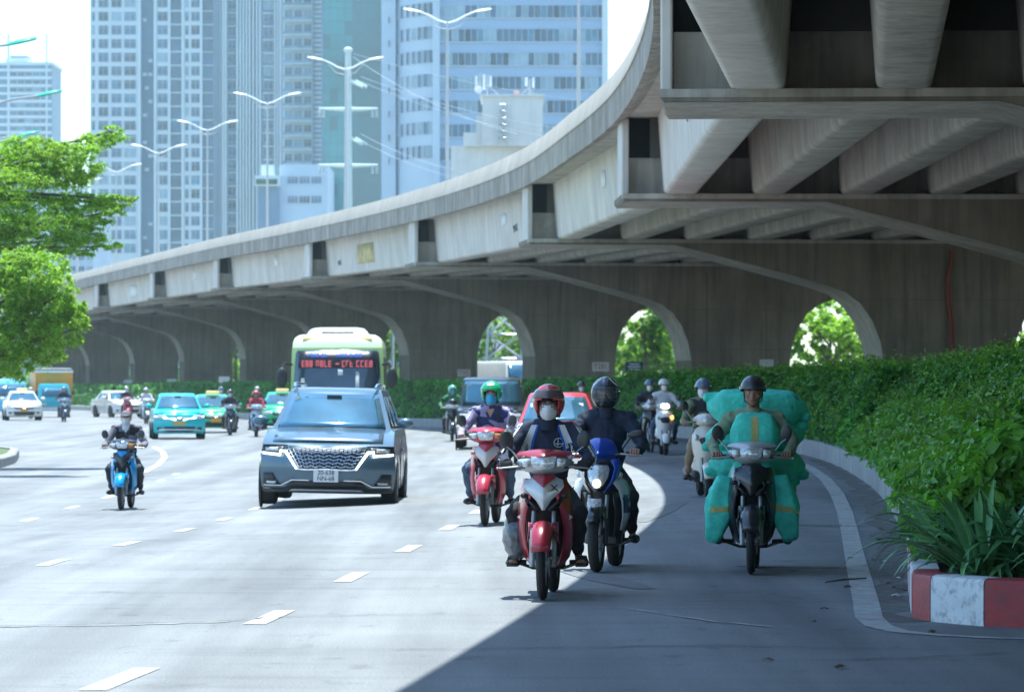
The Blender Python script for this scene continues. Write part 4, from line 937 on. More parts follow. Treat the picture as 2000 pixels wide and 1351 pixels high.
for sx in (-1, 1):
    patch('headlight', [(.865, sx*.62, sx*.95), (.80, sx*.64, sx*.96), (.76, sx*.70, sx*.94)], M_blackp)
    MB().tube([fpt(sx*.95, .765, .035), fpt(sx*.68, .745, .035), fpt(sx*.68, .80, .035), fpt(sx*.60, .80, .035), fpt(sx*.43, .545, .035)], [.016, .018, .02, .02, .012], 6).build('lamp_strip', M_drl, e)
    patch('lamp_lens', [(.85, sx*.72, sx*.9), (.80, sx*.72, sx*.9)], M_hl, .03)
    patch('corner_recess', [(.48, sx*.80, sx*.93), (.30, sx*.70, sx*.93)], M_blackp); patch('fog_lamp', [(.36, sx*.74, sx*.88), (.33, sx*.74, sx*.88)], M_hl, .03)
    MB().tube([(sx*.6, A['f0']+2.0, 1.73), (sx*.62, A['f0']+2.1, 1.78), (sx*.62, A['f0']+4.3, 1.78), (sx*.6, A['f0']+4.5, 1.73)], .022, 6).build('roof_rail', M_chrome, e)
MB().tube([fpt(-.43, .545, .03), fpt(-.3, .535, .035), fpt(0, .545, .035), fpt(.3, .535, .035), fpt(.43, .545, .03)], .012, 6).build('grille_trim', M_chrome, e)
patch('lower_intake', [(.37, -.5, .5), (.27, -.62, .62)], M_blackp); MB().tube([fpt(-.92, .30, .03), fpt(-.66, .30, .03), fpt(-.5, .385, .03), fpt(.5, .385, .03), fpt(.66, .30, .03), fpt(.92, .30, .03)], .014, 6).build('bumper_trim', M_chrome, e)
patch('skid_plate', [(.25, -.5, .5), (.215, -.55, .55)], M_rim, .02); patch('lower_lip', [(.24, -.96, .96), (.2, -.92, .92)], M_blackp, .008)
# --- other cars
def place(px, py, L): p = gp(px, py); return (p.x, p.y+L/2, p.z)
teal = paint('teal', (.01, .46, .48), 0); green = paint('taxi_green', (.015, .44, .18), 0); white = paint('white', (.72, .72, .7), 0); red = paint('red', (.45, .03, .05), 0); black = paint('black', (.03, .035, .045), .1); dblue = paint('dark_blue', (.03, .07, .13), .1)
M_sign = mat('taxi_sign', (.7, .55, .2), .5, emit=(1, .8, .35, .15))
def roof_sign(A, z=1.5):
    s_ = MB().box((0, .0, z+.07), (.52, .16, .13)).build('roof_sign', M_sign, A['e'], bevel=.03); return s_
P = place(336, 858, 4.3)
A = car('electric_taxi', 'bright teal taxi hatchback with yellow plate, left of the people carrier', P, R(7), teal, dict(H=1.6, W=.895, zh0=.9, zh1=1.06, wr=.34, cowl=1.0, wtop=1.7, wg=.82, wgt=.62), None, 'taxi', ([], .56, .42, .12), M_ylw)
for sx in (-1, 1): MB().tube([Vector((sx*x, A['fy'](x, z)-.02, z)) for x, z in ((.85, .8), (.5, .74), (.12, .68))], .022, 6).build('lamp_strip', M_drl, A['e'])
A['patch']('bumper_trim', [(.36, -.7, .7), (.31, -.7, .7)], M_chrome, .02)
P = place(408, 846, 3.9)
A = car('green_taxi', 'bright green taxi with yellow roof sign and plate, behind the teal taxi', P, R(8), green, dict(L=3.8, H=1.48, W=.82, rtop=3.1, rbase=3.6, rw=3.1), 'green taxis', 'taxi', ([], .5, .38, .16), M_ylw); roof_sign(A, 1.47)
P = place(546, 838, 3.9)
A = car('green_taxi', 'second green taxi with roof sign, half hidden behind the people carrier', P, R(5), green, dict(L=3.8, H=1.48, W=.82, rtop=3.1, rbase=3.6, rw=3.1), 'green taxis', 'taxi', ([], .5, .38, .16), M_ylw); roof_sign(A, 1.47)
A['patch']('hood_mark', [(.7, -.2, .2), (.6, -.2, .2)], M_stick, .02)
P = place(33, 821, 4.2); A = car('white_taxi', 'white taxi with roof sign at the left edge, before the truck', P, R(10), white, dict(H=1.46), None, 'taxi', ([], .5, .36, .13), M_ylw); roof_sign(A, 1.46)
P = place(222, 815, 4.4); A = car('white_sedan', 'white sedan turned to the right, behind the capped rider on the blue motorbike', P, R(24), white, dict(H=1.45, L=4.5), None, 'car')
P = place(300, 806, 4.4); A = car('dark_car', 'dark blue car mostly hidden behind the teal taxi', P, R(11), dblue, dict(H=1.5, L=4.4), None, 'car', detail=0)
P = place(1092, 915, 4.2); A = car('red_car', 'red hatchback half hidden behind the rider in the red helmet', P, R(0), red, dict(H=1.5, W=.86, zh0=.75, zh1=.9, cowl=.95, wtop=1.75), None, 'car')
for (x0, x1, t) in ((-.55, -.2, .8), (.12, .5, .8)):
    MB().box(((x0+x1)/2, A['f0']+1.52, 1.24), (x1-x0, .01, .09), (R(-38), 0, 0)).build('windscreen_sticker', M_stick, A['e'])
P = place(960, 876, 4.6)
A = car('off_roader', 'boxy black off-road car with pale bumper behind the rider in the green helmet', P, R(-1), black, dict(H=1.88, W=.89, L=4.6, zh0=1.0, zh1=1.12, cowl=1.35, wtop=1.75, rtop=4.35, rbase=4.5, wr=.39, wg=.84, wgt=.76, zb=.35, k=.12), None, 'car', None, None, None)
for sx in (-1, 1): A['patch']('headlight', [(.92, sx*.55, sx*.8), (.74, sx*.55, sx*.8)], M_hl)
A['patch']('grille', [(.93, -.5, .5), (.72, -.5, .5)], M_chrome); A['patch']('bumper', [(.62, -.88, .88), (.42, -.88, .88)], mat('pale_bumper', (.6, .6, .58), .4), .06, th=.06); A['patch']('lower_intake', [(.41, -.6, .6), (.3, -.6, .6)], M_blackp)
# cars on the road beyond the viaduct
for k, (px, D, c) in enumerate(((1575, 215, white), (1648, 222, teal), (1612, 230, white))):
    c0 = wp(px, 756, D); car('parked_car', ['white car left in the gap above the green sacks', 'pale teal car right in the gap above the green sacks', 'white car in the middle of the gap above the green sacks'][k], (c0.x, D, .55), R(80), c, dict(H=1.5), 'cars beyond the viaduct', 'car', detail=0)
# --- bus
M_busg = paint('bus_green', (.42, .58, .20), 0); M_busw = paint('bus_white', (.74, .75, .72), 0); M_led = mat('led_red', (.1, .01, .01), .5, emit=(1, .2, .28, .28)); M_ledb = mat('led_blue', (.01, .02, .1), .5, emit=(.08, .2, 1, .3)); M_ledpan = mat('led_panel', (.012, .012, .02), .4)
M_bglass = mat('bus_windscreen', (.035, .06, .09), .08, .15, var=.3, scale=1.2, spec=1.)
P = (wp(652, 756, 101).x, 101+4, gz(wp(652, 756, 101).x, 101)); e = empty('city_bus', P, R(1.2), 'pale green and white city bus with lit destination display behind the people carrier', 'bus')
e.scale = (1, 1, 1.06)
BW, BL, BH = 1.19, 8.2, 2.98; b0 = -4.
def bring(z, yf, w_, k=.16): return ring(z, yf, b0+BL, w_, k, .1, 12, 3.5)
lower = [bring(.32, b0+.1, BW*.97), bring(.45, b0+.02, BW), bring(1.0, b0-.02, BW), bring(1.25, b0, BW)]
MB().loft(lower).build('lower_body', M_busg, e, ang=35)
zz = [1.252, 1.6, 2.0, 2.4, 2.62]; yy = [b0, b0+.04, b0+.10, b0+.18, b0+.24]
MB().loft([bring(z, y, BW-.01*i) for i, (z, y) in enumerate(zip(zz, yy))]).build('upper_body', M_busg, e, ang=35)
MB().loft([bring(2.622, b0+.245, BW-.05), bring(2.75, b0+.30, BW-.06), bring(2.86, b0+.38, BW-.11), bring(2.93, b0+.55, BW-.22), bring(2.96, b0+.9, BW*.6)]).build('roof', mat('paint_bus_pale_green', (.62, .70, .45), .3, coat=.5, var=.03), e, ang=50)
pod = MB().loft([ring(2.9, b0+.55, b0+4, .80, .2, .1), ring(3.02, b0+.68, b0+3.9, .74, .2, .1), ring(3.09, b0+.85, b0+3.8, .66, .2, .1), ring(3.12, b0+1.2, b0+3.6, .5, .2, .1)]).build('roof_pod', M_busw, e, ang=50)
MB().shell([(2.985, .42, b0+.60, b0+.65), (3.025, .38, b0+.64, b0+.68)], 8, .02).build('pod_vent', M_blackp, pod)
def bfy(x, z): return float(np.interp(z, [1.0, 1.25]+zz[1:], [b0-.02, b0]+yy[1:]))+.16*abs(x/BW)**3.5
def bpatch(nm, rows, m, off, par=None, th=.012):
    return MB().grid([[Vector((x0+(x1-x0)*i/10, bfy(x0+(x1-x0)*i/10, z)-off, z)) for i in range(11)] for z, x0, x1 in rows]).build(nm, m, par or e, ang=70, solid=th)
ws = bpatch('windscreen', [(1.2, -1.10, 1.10), (1.5, -1.10, 1.10), (1.9, -1.09, 1.09), (2.3, -1.07, 1.07), (2.5, -1.05, 1.05), (2.56, -1.0, 1.0)], M_bglass, .014)
pn = bpatch('display_panel', [(2.14, -.98, .98), (2.34, -.98, .98), (2.53, -.98, .98)], M_ledpan, .026, ws)
def led(nm, body, size, m, x, z, sx=1.): text(nm, body, size, m, pn, (x, bfy(x, z)-.075, z), rot=(R(90-12), 0, 0), sx=sx)
def led_word(x0, x1, z, h, m, cw):
    mb = MB(); n_ = max(1, int((x1-x0)/cw)); rr0 = random.Random(int(abs(x0)*100)+n_)
    for i in range(n_):
        a = x0+(x1-x0)*i/n_; b_ = a+(x1-x0)/n_*.72; y = lambda x: bfy(x, z)-.05
        mb.box((a+.012, y(a), z), (.02, .008, h), (R(12), 0, 0))
        if rr0.random() < .75: mb.box((b_-.012, y(b_), z), (.02, .008, h), (R(12), 0, 0))
        for q in (.42, 0, -.42):
            if rr0.random() < .62: mb.box(((a+b_)/2, y((a+b_)/2)+q*h*.2, z+q*h), (b_-a, .008, .02), (R(12), 0, 0))
    mb.build('led_word', m, pn)['kind'] = 'stuff'
for x0, x1 in ((-.74, -.45), (-.40, -.26), (-.02, .27), (.31, .64)): led_word(x0, x1, 2.45, .10, M_ledb, .062)
for x0, x1 in ((-.90, -.60), (-.54, -.12), (.12, .42), (.48, .92)): led_word(x0, x1, 2.24, .155, M_led, .092)
MB().box((0, bfy(0, 2.24)-.05, 2.24), (.09, .008, .03)).build('led_dash', M_led, pn)
for (x0, x1, z0, z1) in ((-.93, -.62, 1.25, 1.9), (.45, .82, 1.25, 2.05)): bpatch('curtain', [(z0, x0, x0+.12), (z1, x0+.02, x0+.1)], mat('bus_curtain', (.3, .33, .36), .8), .022, ws)
bpatch('ticket_card', [(1.97, .02, .14), (2.1, .02, .14)], M_stick, .024, ws)
for sx in (-1, 1):
    m_ = MB().tube([(sx*1.15, b0+.2, 2.22), (sx*1.32, b0-.12, 2.25), (sx*1.38, b0-.18, 2.1)], .03, 6).build('mirror_arm', M_blackp, e); MB().ell((sx*1.39, b0-.2, 1.9), (.14, .08, .25), 12, 10).build('mirror', M_blackp, m_)
    MB().box((sx*.75, b0+.42, 2.84), (.26, .05, .06), (R(-35), 0, 0)).build('marker_lamp', mat('amber_marker', (.7, .5, .15), .4), e)
    bpatch('headlight', [(.72, sx*.75, sx*1.12), (.92, sx*.7, sx*1.12)], M_hl, .02)
    for y in (b0+1.9, b0+6.2): car_wheel(e, sx*(BW-.12), y, .42, .26, sx)
    for i in range(5): MB().box((sx*(BW-.015), b0+1.2+1.35*i, 1.95), (.02, 1.2, .9)).build('side_window', M_sglass, e)
bpatch('grille', [(.5, -.6, .6), (.66, -.6, .6)], M_blackp, .015)
# --- teal-cab truck with yellow load
P = place(102, 815, 1.5); e = empty('box_truck', P, R(12), 'light truck with teal cab, yellow load box and rack on top at left', 'truck')
tc = paint('truck_teal', (.02, .34, .42), 0); ty_ = mat('truck_yellow', (.66, .28, .03), .5, var=.1, scale=2)
cabr = [ring(z, y, .9, w_, .1, .05) for z, y, w_ in ((.35, -.72, .84), (.5, -.76, .86), (1.0, -.76, .86), (1.1, -.74, .85))]
MB().loft(cabr).build('cab', tc, e, ang=35); MB().loft([ring(z, y, .9, w_, .1, .05) for z, y, w_ in ((1.102, -.735, .845), (1.6, -.55, .80), (1.78, -.45, .77), (1.84, -.2, .65))]).build('cab_top', tc, e, ang=35)
MB().grid([[(x*.72, y, z) for x in np.linspace(-1, 1, 6)] for z, y in ((1.14, -.74), (1.62, -.56))]).build('windscreen', M_glass, e, solid=.02)
for sx in (-1, 1):
    MB().box((sx*.62, -.78, .72), (.3, .04, .16)).build('headlight', M_hl, e); car_wheel(e, sx*.74, -.1, .33, .2, sx); car_wheel(e, sx*.74, 2.6, .33, .24, sx); MB().ell((sx*1.0, -.6, 1.35), (.07, .04, .14)).build('mirror', M_blackp, e)
MB().box((0, -.77, .47), (1.5, .05, .18)).build('bumper', mat('truck_bumper', (.5, .52, .53), .5), e)
lb = MB().box((.12, 2.6, 1.6), (2.05, 3.0, 1.7)).build('load_box', ty_, e, bevel=.02); MB().box((.12, 1.06, 2.50), (2.1, .08, .12)).build('box_rim', M_wplate, lb)
for i in range(4): MB().cyl((-.85, 1.2+.8*i, 2.66), (1.05, 1.2+.8*i, 2.66), .035, n=6).build('rack_bar', M_steel, e)
for sx in (-.85, 1.05): MB().cyl((sx, 1.15, 2.66), (sx, 3.7, 2.66), .035, n=6).cyl((sx, 1.2, 2.44), (sx, 1.2, 2.66), .03, n=6).cyl((sx, 3.6, 2.44), (sx, 3.6, 2.66), .03, n=6).build('rack_rail', M_steel, e)
# --- blue minibus at far left, white bus beyond viaduct
def minibus(name, label, loc, yaw, col, W=.95, L=5., H=2.1):
    e = empty(name, loc, yaw, label, 'bus'); f0 = -L/2
    MB().loft([ring(z, f0+y, L/2, w_, .14, .05) for z, y, w_ in ((.3, .1, W*.96), (.45, .02, W), (.95, 0, W), (1.1, .05, W*.99))]).build('lower_body', col, e, ang=35)
    MB().loft([ring(z, f0+y, L/2, w_, .14, .05) for z, y, w_ in ((1.102, .055, W*.985), (H-.25, .4, W*.92), (H-.08, .55, W*.86), (H, .9, W*.6))]).build('upper_body', col, e, ang=35)
    MB().grid([[(x*W*.86, f0+y+.12*abs(x)**3-.01, z) for x in np.linspace(-1, 1, 9)] for z, y in ((1.14, .07), (H-.3, .37))]).build('windscreen', M_glass, e, solid=.01)
    for sx in (-1, 1):
        car_wheel(e, sx*(W-.1), f0+.9, .33, .2, sx); car_wheel(e, sx*(W-.1), f0+L-1., .33, .2, sx); MB().box((sx*W*.75, f0-.005+.06, .78), (.3, .05, .16)).build('headlight', M_hl, e)
        for i in range(3): MB().box((sx*W*.965, f0+1.2+1.15*i, 1.5), (.03, 1., .5)).build('side_window', M_sglass, e)
P = place(2, 814, 5.); minibus('blue_minibus', 'pale blue minibus behind the white taxi at the left edge', P, R(12), paint('sky_blue', (.12, .45, .7), 0))
c0 = wp(988, 756, 292); minibus('white_bus', 'white bus on the far road under the lattice pylon', (c0.x, 292, .55), R(20), white, 1.35, 8., 3.0)
# ================================================================ MOTORBIKES
from mathutils.bvhtree import BVHTree
M_fork = mat('fork_alloy', (.32, .33, .34), .4, .7, var=.1, scale=20); M_dark = mat('dark_inner_plastic', (.02, .021, .024), .6, var=.2, scale=15); M_seat = mat('seat_vinyl', (.02, .02, .022), .55, var=.1, scale=20)
M_eng = mat('engine_metal', (.09, .09, .092), .5, .6, var=.3, scale=20); M_grey = mat('silver_plastic', (.42, .43, .45), .35, .3, var=.05, coat=.3); M_mirror = mat('mirror_back', (.035, .037, .04), .4, var=.1); M_mglass = mat('mirror_glass', (.3, .33, .36), .05, .9, var=0)
M_lens2 = mat('clear_headlamp', (.62, .65, .66), .12, .35, var=.35, scale=45, spec=.9); M_amber = mat('amber_lens', (.5, .22, .08), .2, var=.1); M_lit = mat('lit_headlamp', (.9, .9, .8), .2, emit=(1, .93, .75, 5.)); M_litb = mat('lit_bulb', (.9, .8, .6), .2, emit=(1, .75, .45, 3.)); M_lito = mat('lit_indicator', (.8, .3, .1), .2, emit=(1, .35, .08, 2.))
bw_cache = {}
def bike_wheel(parent, y, r, tw):
    k = (r, tw)
    if k not in bw_cache:
        ty = MB().lathe([(r-.085, -tw*.55), (r-.05, -tw), (r-.018, -tw*.85), (r, -tw*.3), (r, tw*.3), (r-.018, tw*.85), (r-.05, tw), (r-.085, tw*.55)], (0, 0, 0), 'x', 30, True).mesh('wheel')
        rm = MB().lathe([(r-.085, -tw*.6), (r-.105, -tw*.5), (r-.105, tw*.5), (r-.085, tw*.6)], (0, 0, 0), 'x', 30, True); rm.cyl((-.06, 0, 0), (.06, 0, 0), .035, n=10)
        for i in range(10):
            a = i*.6283; rm.cyl((0, math.cos(a)*.03, math.sin(a)*.03), (0, math.cos(a+.12)*(r-.1), math.sin(a+.12)*(r-.1)), .009, n=5)
        rm.lathe([(.05, .045), (.11, .045), (.11, .052), (.05, .052)], (0, 0, 0), 'x', 20, True)
        bw_cache[k] = (ty, rm.mesh('rim'))
    ty, rm = bw_cache[k]; o = link('wheel', ty, M_tyre, parent); o.location = (0, y, r); link('rim', rm, M_fork, o); return o
def decal(parent, src, name, rows, m, off=.004, dirv=(0, 1, 0), th=0.):
    """lay a patch on a mesh: rows of points (x, z) seen from the front are projected onto the surface"""
    me = src.data; bv = src.get('_bv')
    key = me.name
    if key not in DEC: DEC[key] = BVHTree.FromPolygons([tuple(v.co) for v in me.vertices], [tuple(p.vertices) for p in me.polygons])
    bvh = DEC[key]; g = []
    for row in rows:
        rr = []
        for x, z in row:
            h = bvh.ray_cast(Vector((x, -3, z)), Vector(dirv))
            rr.append(Vector((x, (h[0].y if h[0] is not None else -.2)-off, z)))
        g.append(rr)
    return MB().grid(g).build(name, m, parent, ang=70, solid=th)
DEC = {}
def lerp_rows(edge_a, edge_b, n=7, m=4):
    """fill between two polylines (lists of (x,z)) with n points along, m across"""
    def samp(e):
        e = np.array(e, float); d = np.concatenate([[0], np.cumsum(np.linalg.norm(np.diff(e, axis=0), axis=1))]); t = np.linspace(0, d[-1], n)
        return np.stack([np.interp(t, d, e[:, 0]), np.interp(t, d, e[:, 1])], 1)
    A, B = samp(edge_a), samp(edge_b)
    return [[tuple(A[i]+(B[i]-A[i])*j/(m-1)) for j in range(m)] for i in range(n)]
def mirrors(e, x=.30, z=1.23, y=-.36, base=(.2, -.38, 1.07), sy=1.):
    for sx in (-1, 1):
        m = MB().tube([(sx*base[0], base[1], base[2]), (sx*(base[0]+(x-base[0])*.6), y, base[2]+(z-base[2])*.5), (sx*x, y, z-.05)], .007, 6).build('mirror_stem', M_fork, e)
        h = MB().ell((0, 0, 0), (.054, .018, .075*sy), 14, 8, rot=(R(8), sx*R(12), sx*R(-12))).build('mirror', M_mirror, m); h.location = (sx*x, y, z)
def bars(e, gx=.345, gy=-.38, gz_=1.03, y0=-.44):
    MB().tube([(-gx, gy, gz_), (-.17, y0+.02, gz_-.01), (.17, y0+.02, gz_-.01), (gx, gy, gz_)], .011, 8).build('handlebar', M_eng, e)
    for sx in (-1, 1):
        MB().cyl((sx*gx, gy, gz_), (sx*(gx-.12), gy-.012, gz_), .018, n=10).build('grip', M_dark, e)
        MB().tube([(sx*.19, y0-.02, gz_-.005), (sx*.25, gy-.075, gz_-.01), (sx*(gx+.02), gy-.06, gz_-.02)], [.009, .008, .006], 6).ell((sx*(gx+.02), gy-.06, gz_-.02), .011, 8, 6).build('lever', M_fork, e)
def running_gear(e, r, tw, rt=None, fork='tele', yf=-.61, yr=.61):
    bike_wheel(e, yf, r, tw); bike_wheel(e, yr, r, rt or tw*1.15)
    for sx in (-1, 1):
        MB().cyl((sx*.078, yf+.12, .68), (sx*.078, yf+.03, .42), .017, n=8).build('fork_tube', M_fork, e); MB().cyl((sx*.08, yf+.045, .47), (sx*.08, yf-.005, r-.03), .027, .022, 10).build('fork_leg', M_fork if fork == 'tele' else M_eng, e)
    MB().cyl((-.1, yf, r), (.1, yf, r), .012, n=8).box((.075, yf+.06, r+.05), (.03, .07, .06)).build('axle', M_eng, e)
    MB().box((0, .08, .33), (.22, .34, .2)).cyl((0, -.12, .36), (0, .05, .36), .07, .075, 12).cyl((-.13, .1, .30), (.13, .1, .30), .075, n=14).build('engine', M_eng, e, bevel=.01)
    MB().tube([(-.05, -.1, .32), (-.09, -.06, .24), (-.13, .15, .24), (-.15, .45, .28)], [.018, .02, .022, .035], 8).cyl((-.15, .40, .28), (-.17, .85, .36), .05, .055, 12).build('exhaust', M_eng, e)
    MB().tube([(-.26, -.02, .27), (-.12, .0, .22), (.12, .0, .22), (.26, -.02, .27)], .013, 8).cyl((-.27, -.02, .27), (-.17, -.01, .265), .02, n=8).cyl((.27, -.02, .27), (.17, -.01, .265), .02, n=8).build('footrest', M_dark, e)
    MB().tube([(.13, -.05, .22), (.2, -.16, .25), (.23, -.18, .26)], .008, 6).build('gear_pedal', M_eng, e)
    for sx in (-1, 1): MB().box((sx*.09, .36, .33), (.03, .55, .05), (R(3), 0, 0)).build('swing_arm', M_eng, e); MB().cyl((sx*.11, .55, .34), (sx*.11, .42, .64), .028, n=8).build('shock', M_eng, e)
def rear_body(e, m, z=.0, hw=.13):
    rings = []
    for y, w_, zb, zt in ((-.12, .07, .40, .62), (.05, .10, .44, .72), (.3, hw, .50, .76), (.55, hw*.92, .56, .78), (.8, hw*.5, .66, .8), (.9, .03, .72, .8)):
        rings.append([(w_*math.cos(a), y, (zb+zt)/2+z+(zt-zb)/2*math.sin(a)) for a in np.linspace(0, 2*math.pi, 12, endpoint=False)])
    MB().loft(rings).build('rear_cowl', m, e)
    rings = []
    for y, w_, zt in ((-.14, .05, .72), (-.05, .09, .765), (.15, .125, .775), (.4, .13, .80), (.65, .11, .825), (.78, .07, .82)):
        rings.append([(w_*math.cos(a), y, zt-.04+.045*math.sin(a)) for a in np.linspace(0, 2*math.pi, 12, endpoint=False)])
    MB().loft(rings).build('seat', M_seat, e)
    MB().shell([(.62, .08, .92, .9), (.35, .075, 1.0, .98)], 4, .01).build('rear_mudguard', M_dark, e); MB().box((0, .92, .7), (.14, .05, .07)).build('tail_lamp', mat('tail_red', (.4, .01, .01), .3), e)
def wing(e, rows, m, name='leg_shield'):
    """rows of (z, x inner, x outer, y inner, y outer); built on both sides"""
    for sx in (-1, 1):
        g = [[Vector((sx*(a+(b-a)*t), ya+(yb-ya)*t**1.6, z)) for t in (0, .25, .5, .75, 1)] for z, a, b, ya, yb in rows]
        MB().grid(g).build(name, m, e, ang=50, solid=.014)
def fender(e, m, yf, r, hw, a0=35, a1=150, side=.06, name='front_fender'):
    g = []
    for i in range(11):
        a = R(a0+(a1-a0)*i/10); w_ = hw*(.55+.45*math.sin(math.pi*min(.25+.75*i/10, 1)*.8)); row = []
        for t in np.linspace(-1, 1, 9):
            rad = r+.03+.012-(abs(t)**2.2)*side*.7; row.append(Vector((w_*t, yf-rad*math.cos(a), r+rad*math.sin(a))))
        g.append(row)
    return MB().grid(g).build(name, m, e, ang=60, solid=.006)
def underbone(name, label, loc, yaw, main, cover, visor, group=None, lit=False, fend=None, scale=1., wings=None, style=0):
    e = empty(name, loc, yaw, label, 'motorbike', group); e.scale = (scale,)*3
    running_gear(e, .285, .036)
    fe = fender(e, fend or main, -.61, .285, .088, 18, 150)
    for sx in (-1, 1): MB().grid([[Vector((sx*.075, -.72, .56)), Vector((sx*.105, -.66, .53)), Vector((sx*.118, -.56, .50))], [Vector((sx*.08, -.70, .60)), Vector((sx*.11, -.62, .60)), Vector((sx*.115, -.52, .60))]]).add([(sx*.10, -.66, .53), (sx*.118, -.56, .50), (sx*.125, -.6, .43)], [(0, 1, 2)]).build('fender_tab', fend or main, fe, solid=.006)
    # inner panel, leg shields, nose
    MB().shell([(.92, .10, -.40, -.36), (.75, .15, -.36, -.30), (.5, .15, -.26, -.22), (.32, .10, -.16, -.14)], 8, .02).build('inner_shield', M_dark, e)
    wing(e, [(.93, .05, .165, -.47, -.34), (.84, .08, .185, -.50, -.33), (.74, .115, .20, -.50, -.32), (.66, .135, .21, -.47, -.30), (.55, .15, .215, -.40, -.27), (.42, .14, .205, -.33, -.22), (.32, .115, .175, -.27, -.17), (.26, .09, .13, -.22, -.13)], wings or main)
    nc = MB().shell([(.955, .07, -.50, -.44), (.92, .145, -.535, -.43), (.85, .155, -.565, -.46, .02), (.79, .12, -.575, -.49, .035), (.73, .055, -.57, -.53, .03), (.69, .012, -.555, -.55)], 12, .012, 1.4).build('nose_cover', cover, e)
    MB().shell([(.965, .085, -.515, -.45), (.93, .09, -.548, -.50, .01), (.895, .05, -.565, -.545, .012), (.87, .008, -.57, -.565)], 8, .012, 1.4).build('nose_badge', main, e)
    for sx in (-1, 1):
        MB().grid([[Vector((sx*.035, -.545, .70)), Vector((sx*.11, -.515, .765))], [Vector((sx*.05, -.54, .675)), Vector((sx*.13, -.50, .73))], [Vector((sx*.14, -.49, .80)), Vector((sx*.145, -.485, .76))]]).build('air_slot', M_dark, nc, solid=.01)
        MB().ell((sx*.155, -.475, .855 if style else .80), (.03, .02, .022)).build('position_lamp', M_amber if style else M_dark, e)
    # handlebar cowl with lamp
    MB().shell([(.965, .06, -.46, -.42), (.985, .15, -.50, -.40), (1.02, .215, -.52, -.36), (1.06, .225, -.525, -.35), (1.10, .17, -.50, -.38), (1.12, .10, -.47, -.42)], 14, .05, 1.7).build('headlamp_cowl', M_grey if style == 0 else visor, e)
    MB().shell([(1.005, .065, -.538, -.525), (1.03, .085, -.548, -.53), (1.07, .098, -.55, -.53), (1.105, .10, -.53, -.51)], 10, .02).build('headlight', M_lit if lit else M_lens2, e)
    for sx in (-1, 1):
        MB().grid([[Vector((sx*.105, -.528, 1.025)), Vector((sx*.15, -.515, 1.02)), Vector((sx*.19, -.475, 1.045))], [Vector((sx*.105, -.53, 1.09)), Vector((sx*.16, -.505, 1.085)), Vector((sx*.205, -.45, 1.08))]]).build('turn_lamp', M_amber if sx > 0 and style else M_lens2, e, solid=.01)
    MB().shell([(1.10, .105, -.545, -.50), (1.115, .225, -.535, -.36), (1.135, .20, -.49, -.36), (1.155, .10, -.45, -.38), (1.16, .04, -.42, -.40)], 14, .012, 1.5).build('visor', visor, e)
    bars(e); mirrors(e); rear_body(e, main)
    return e
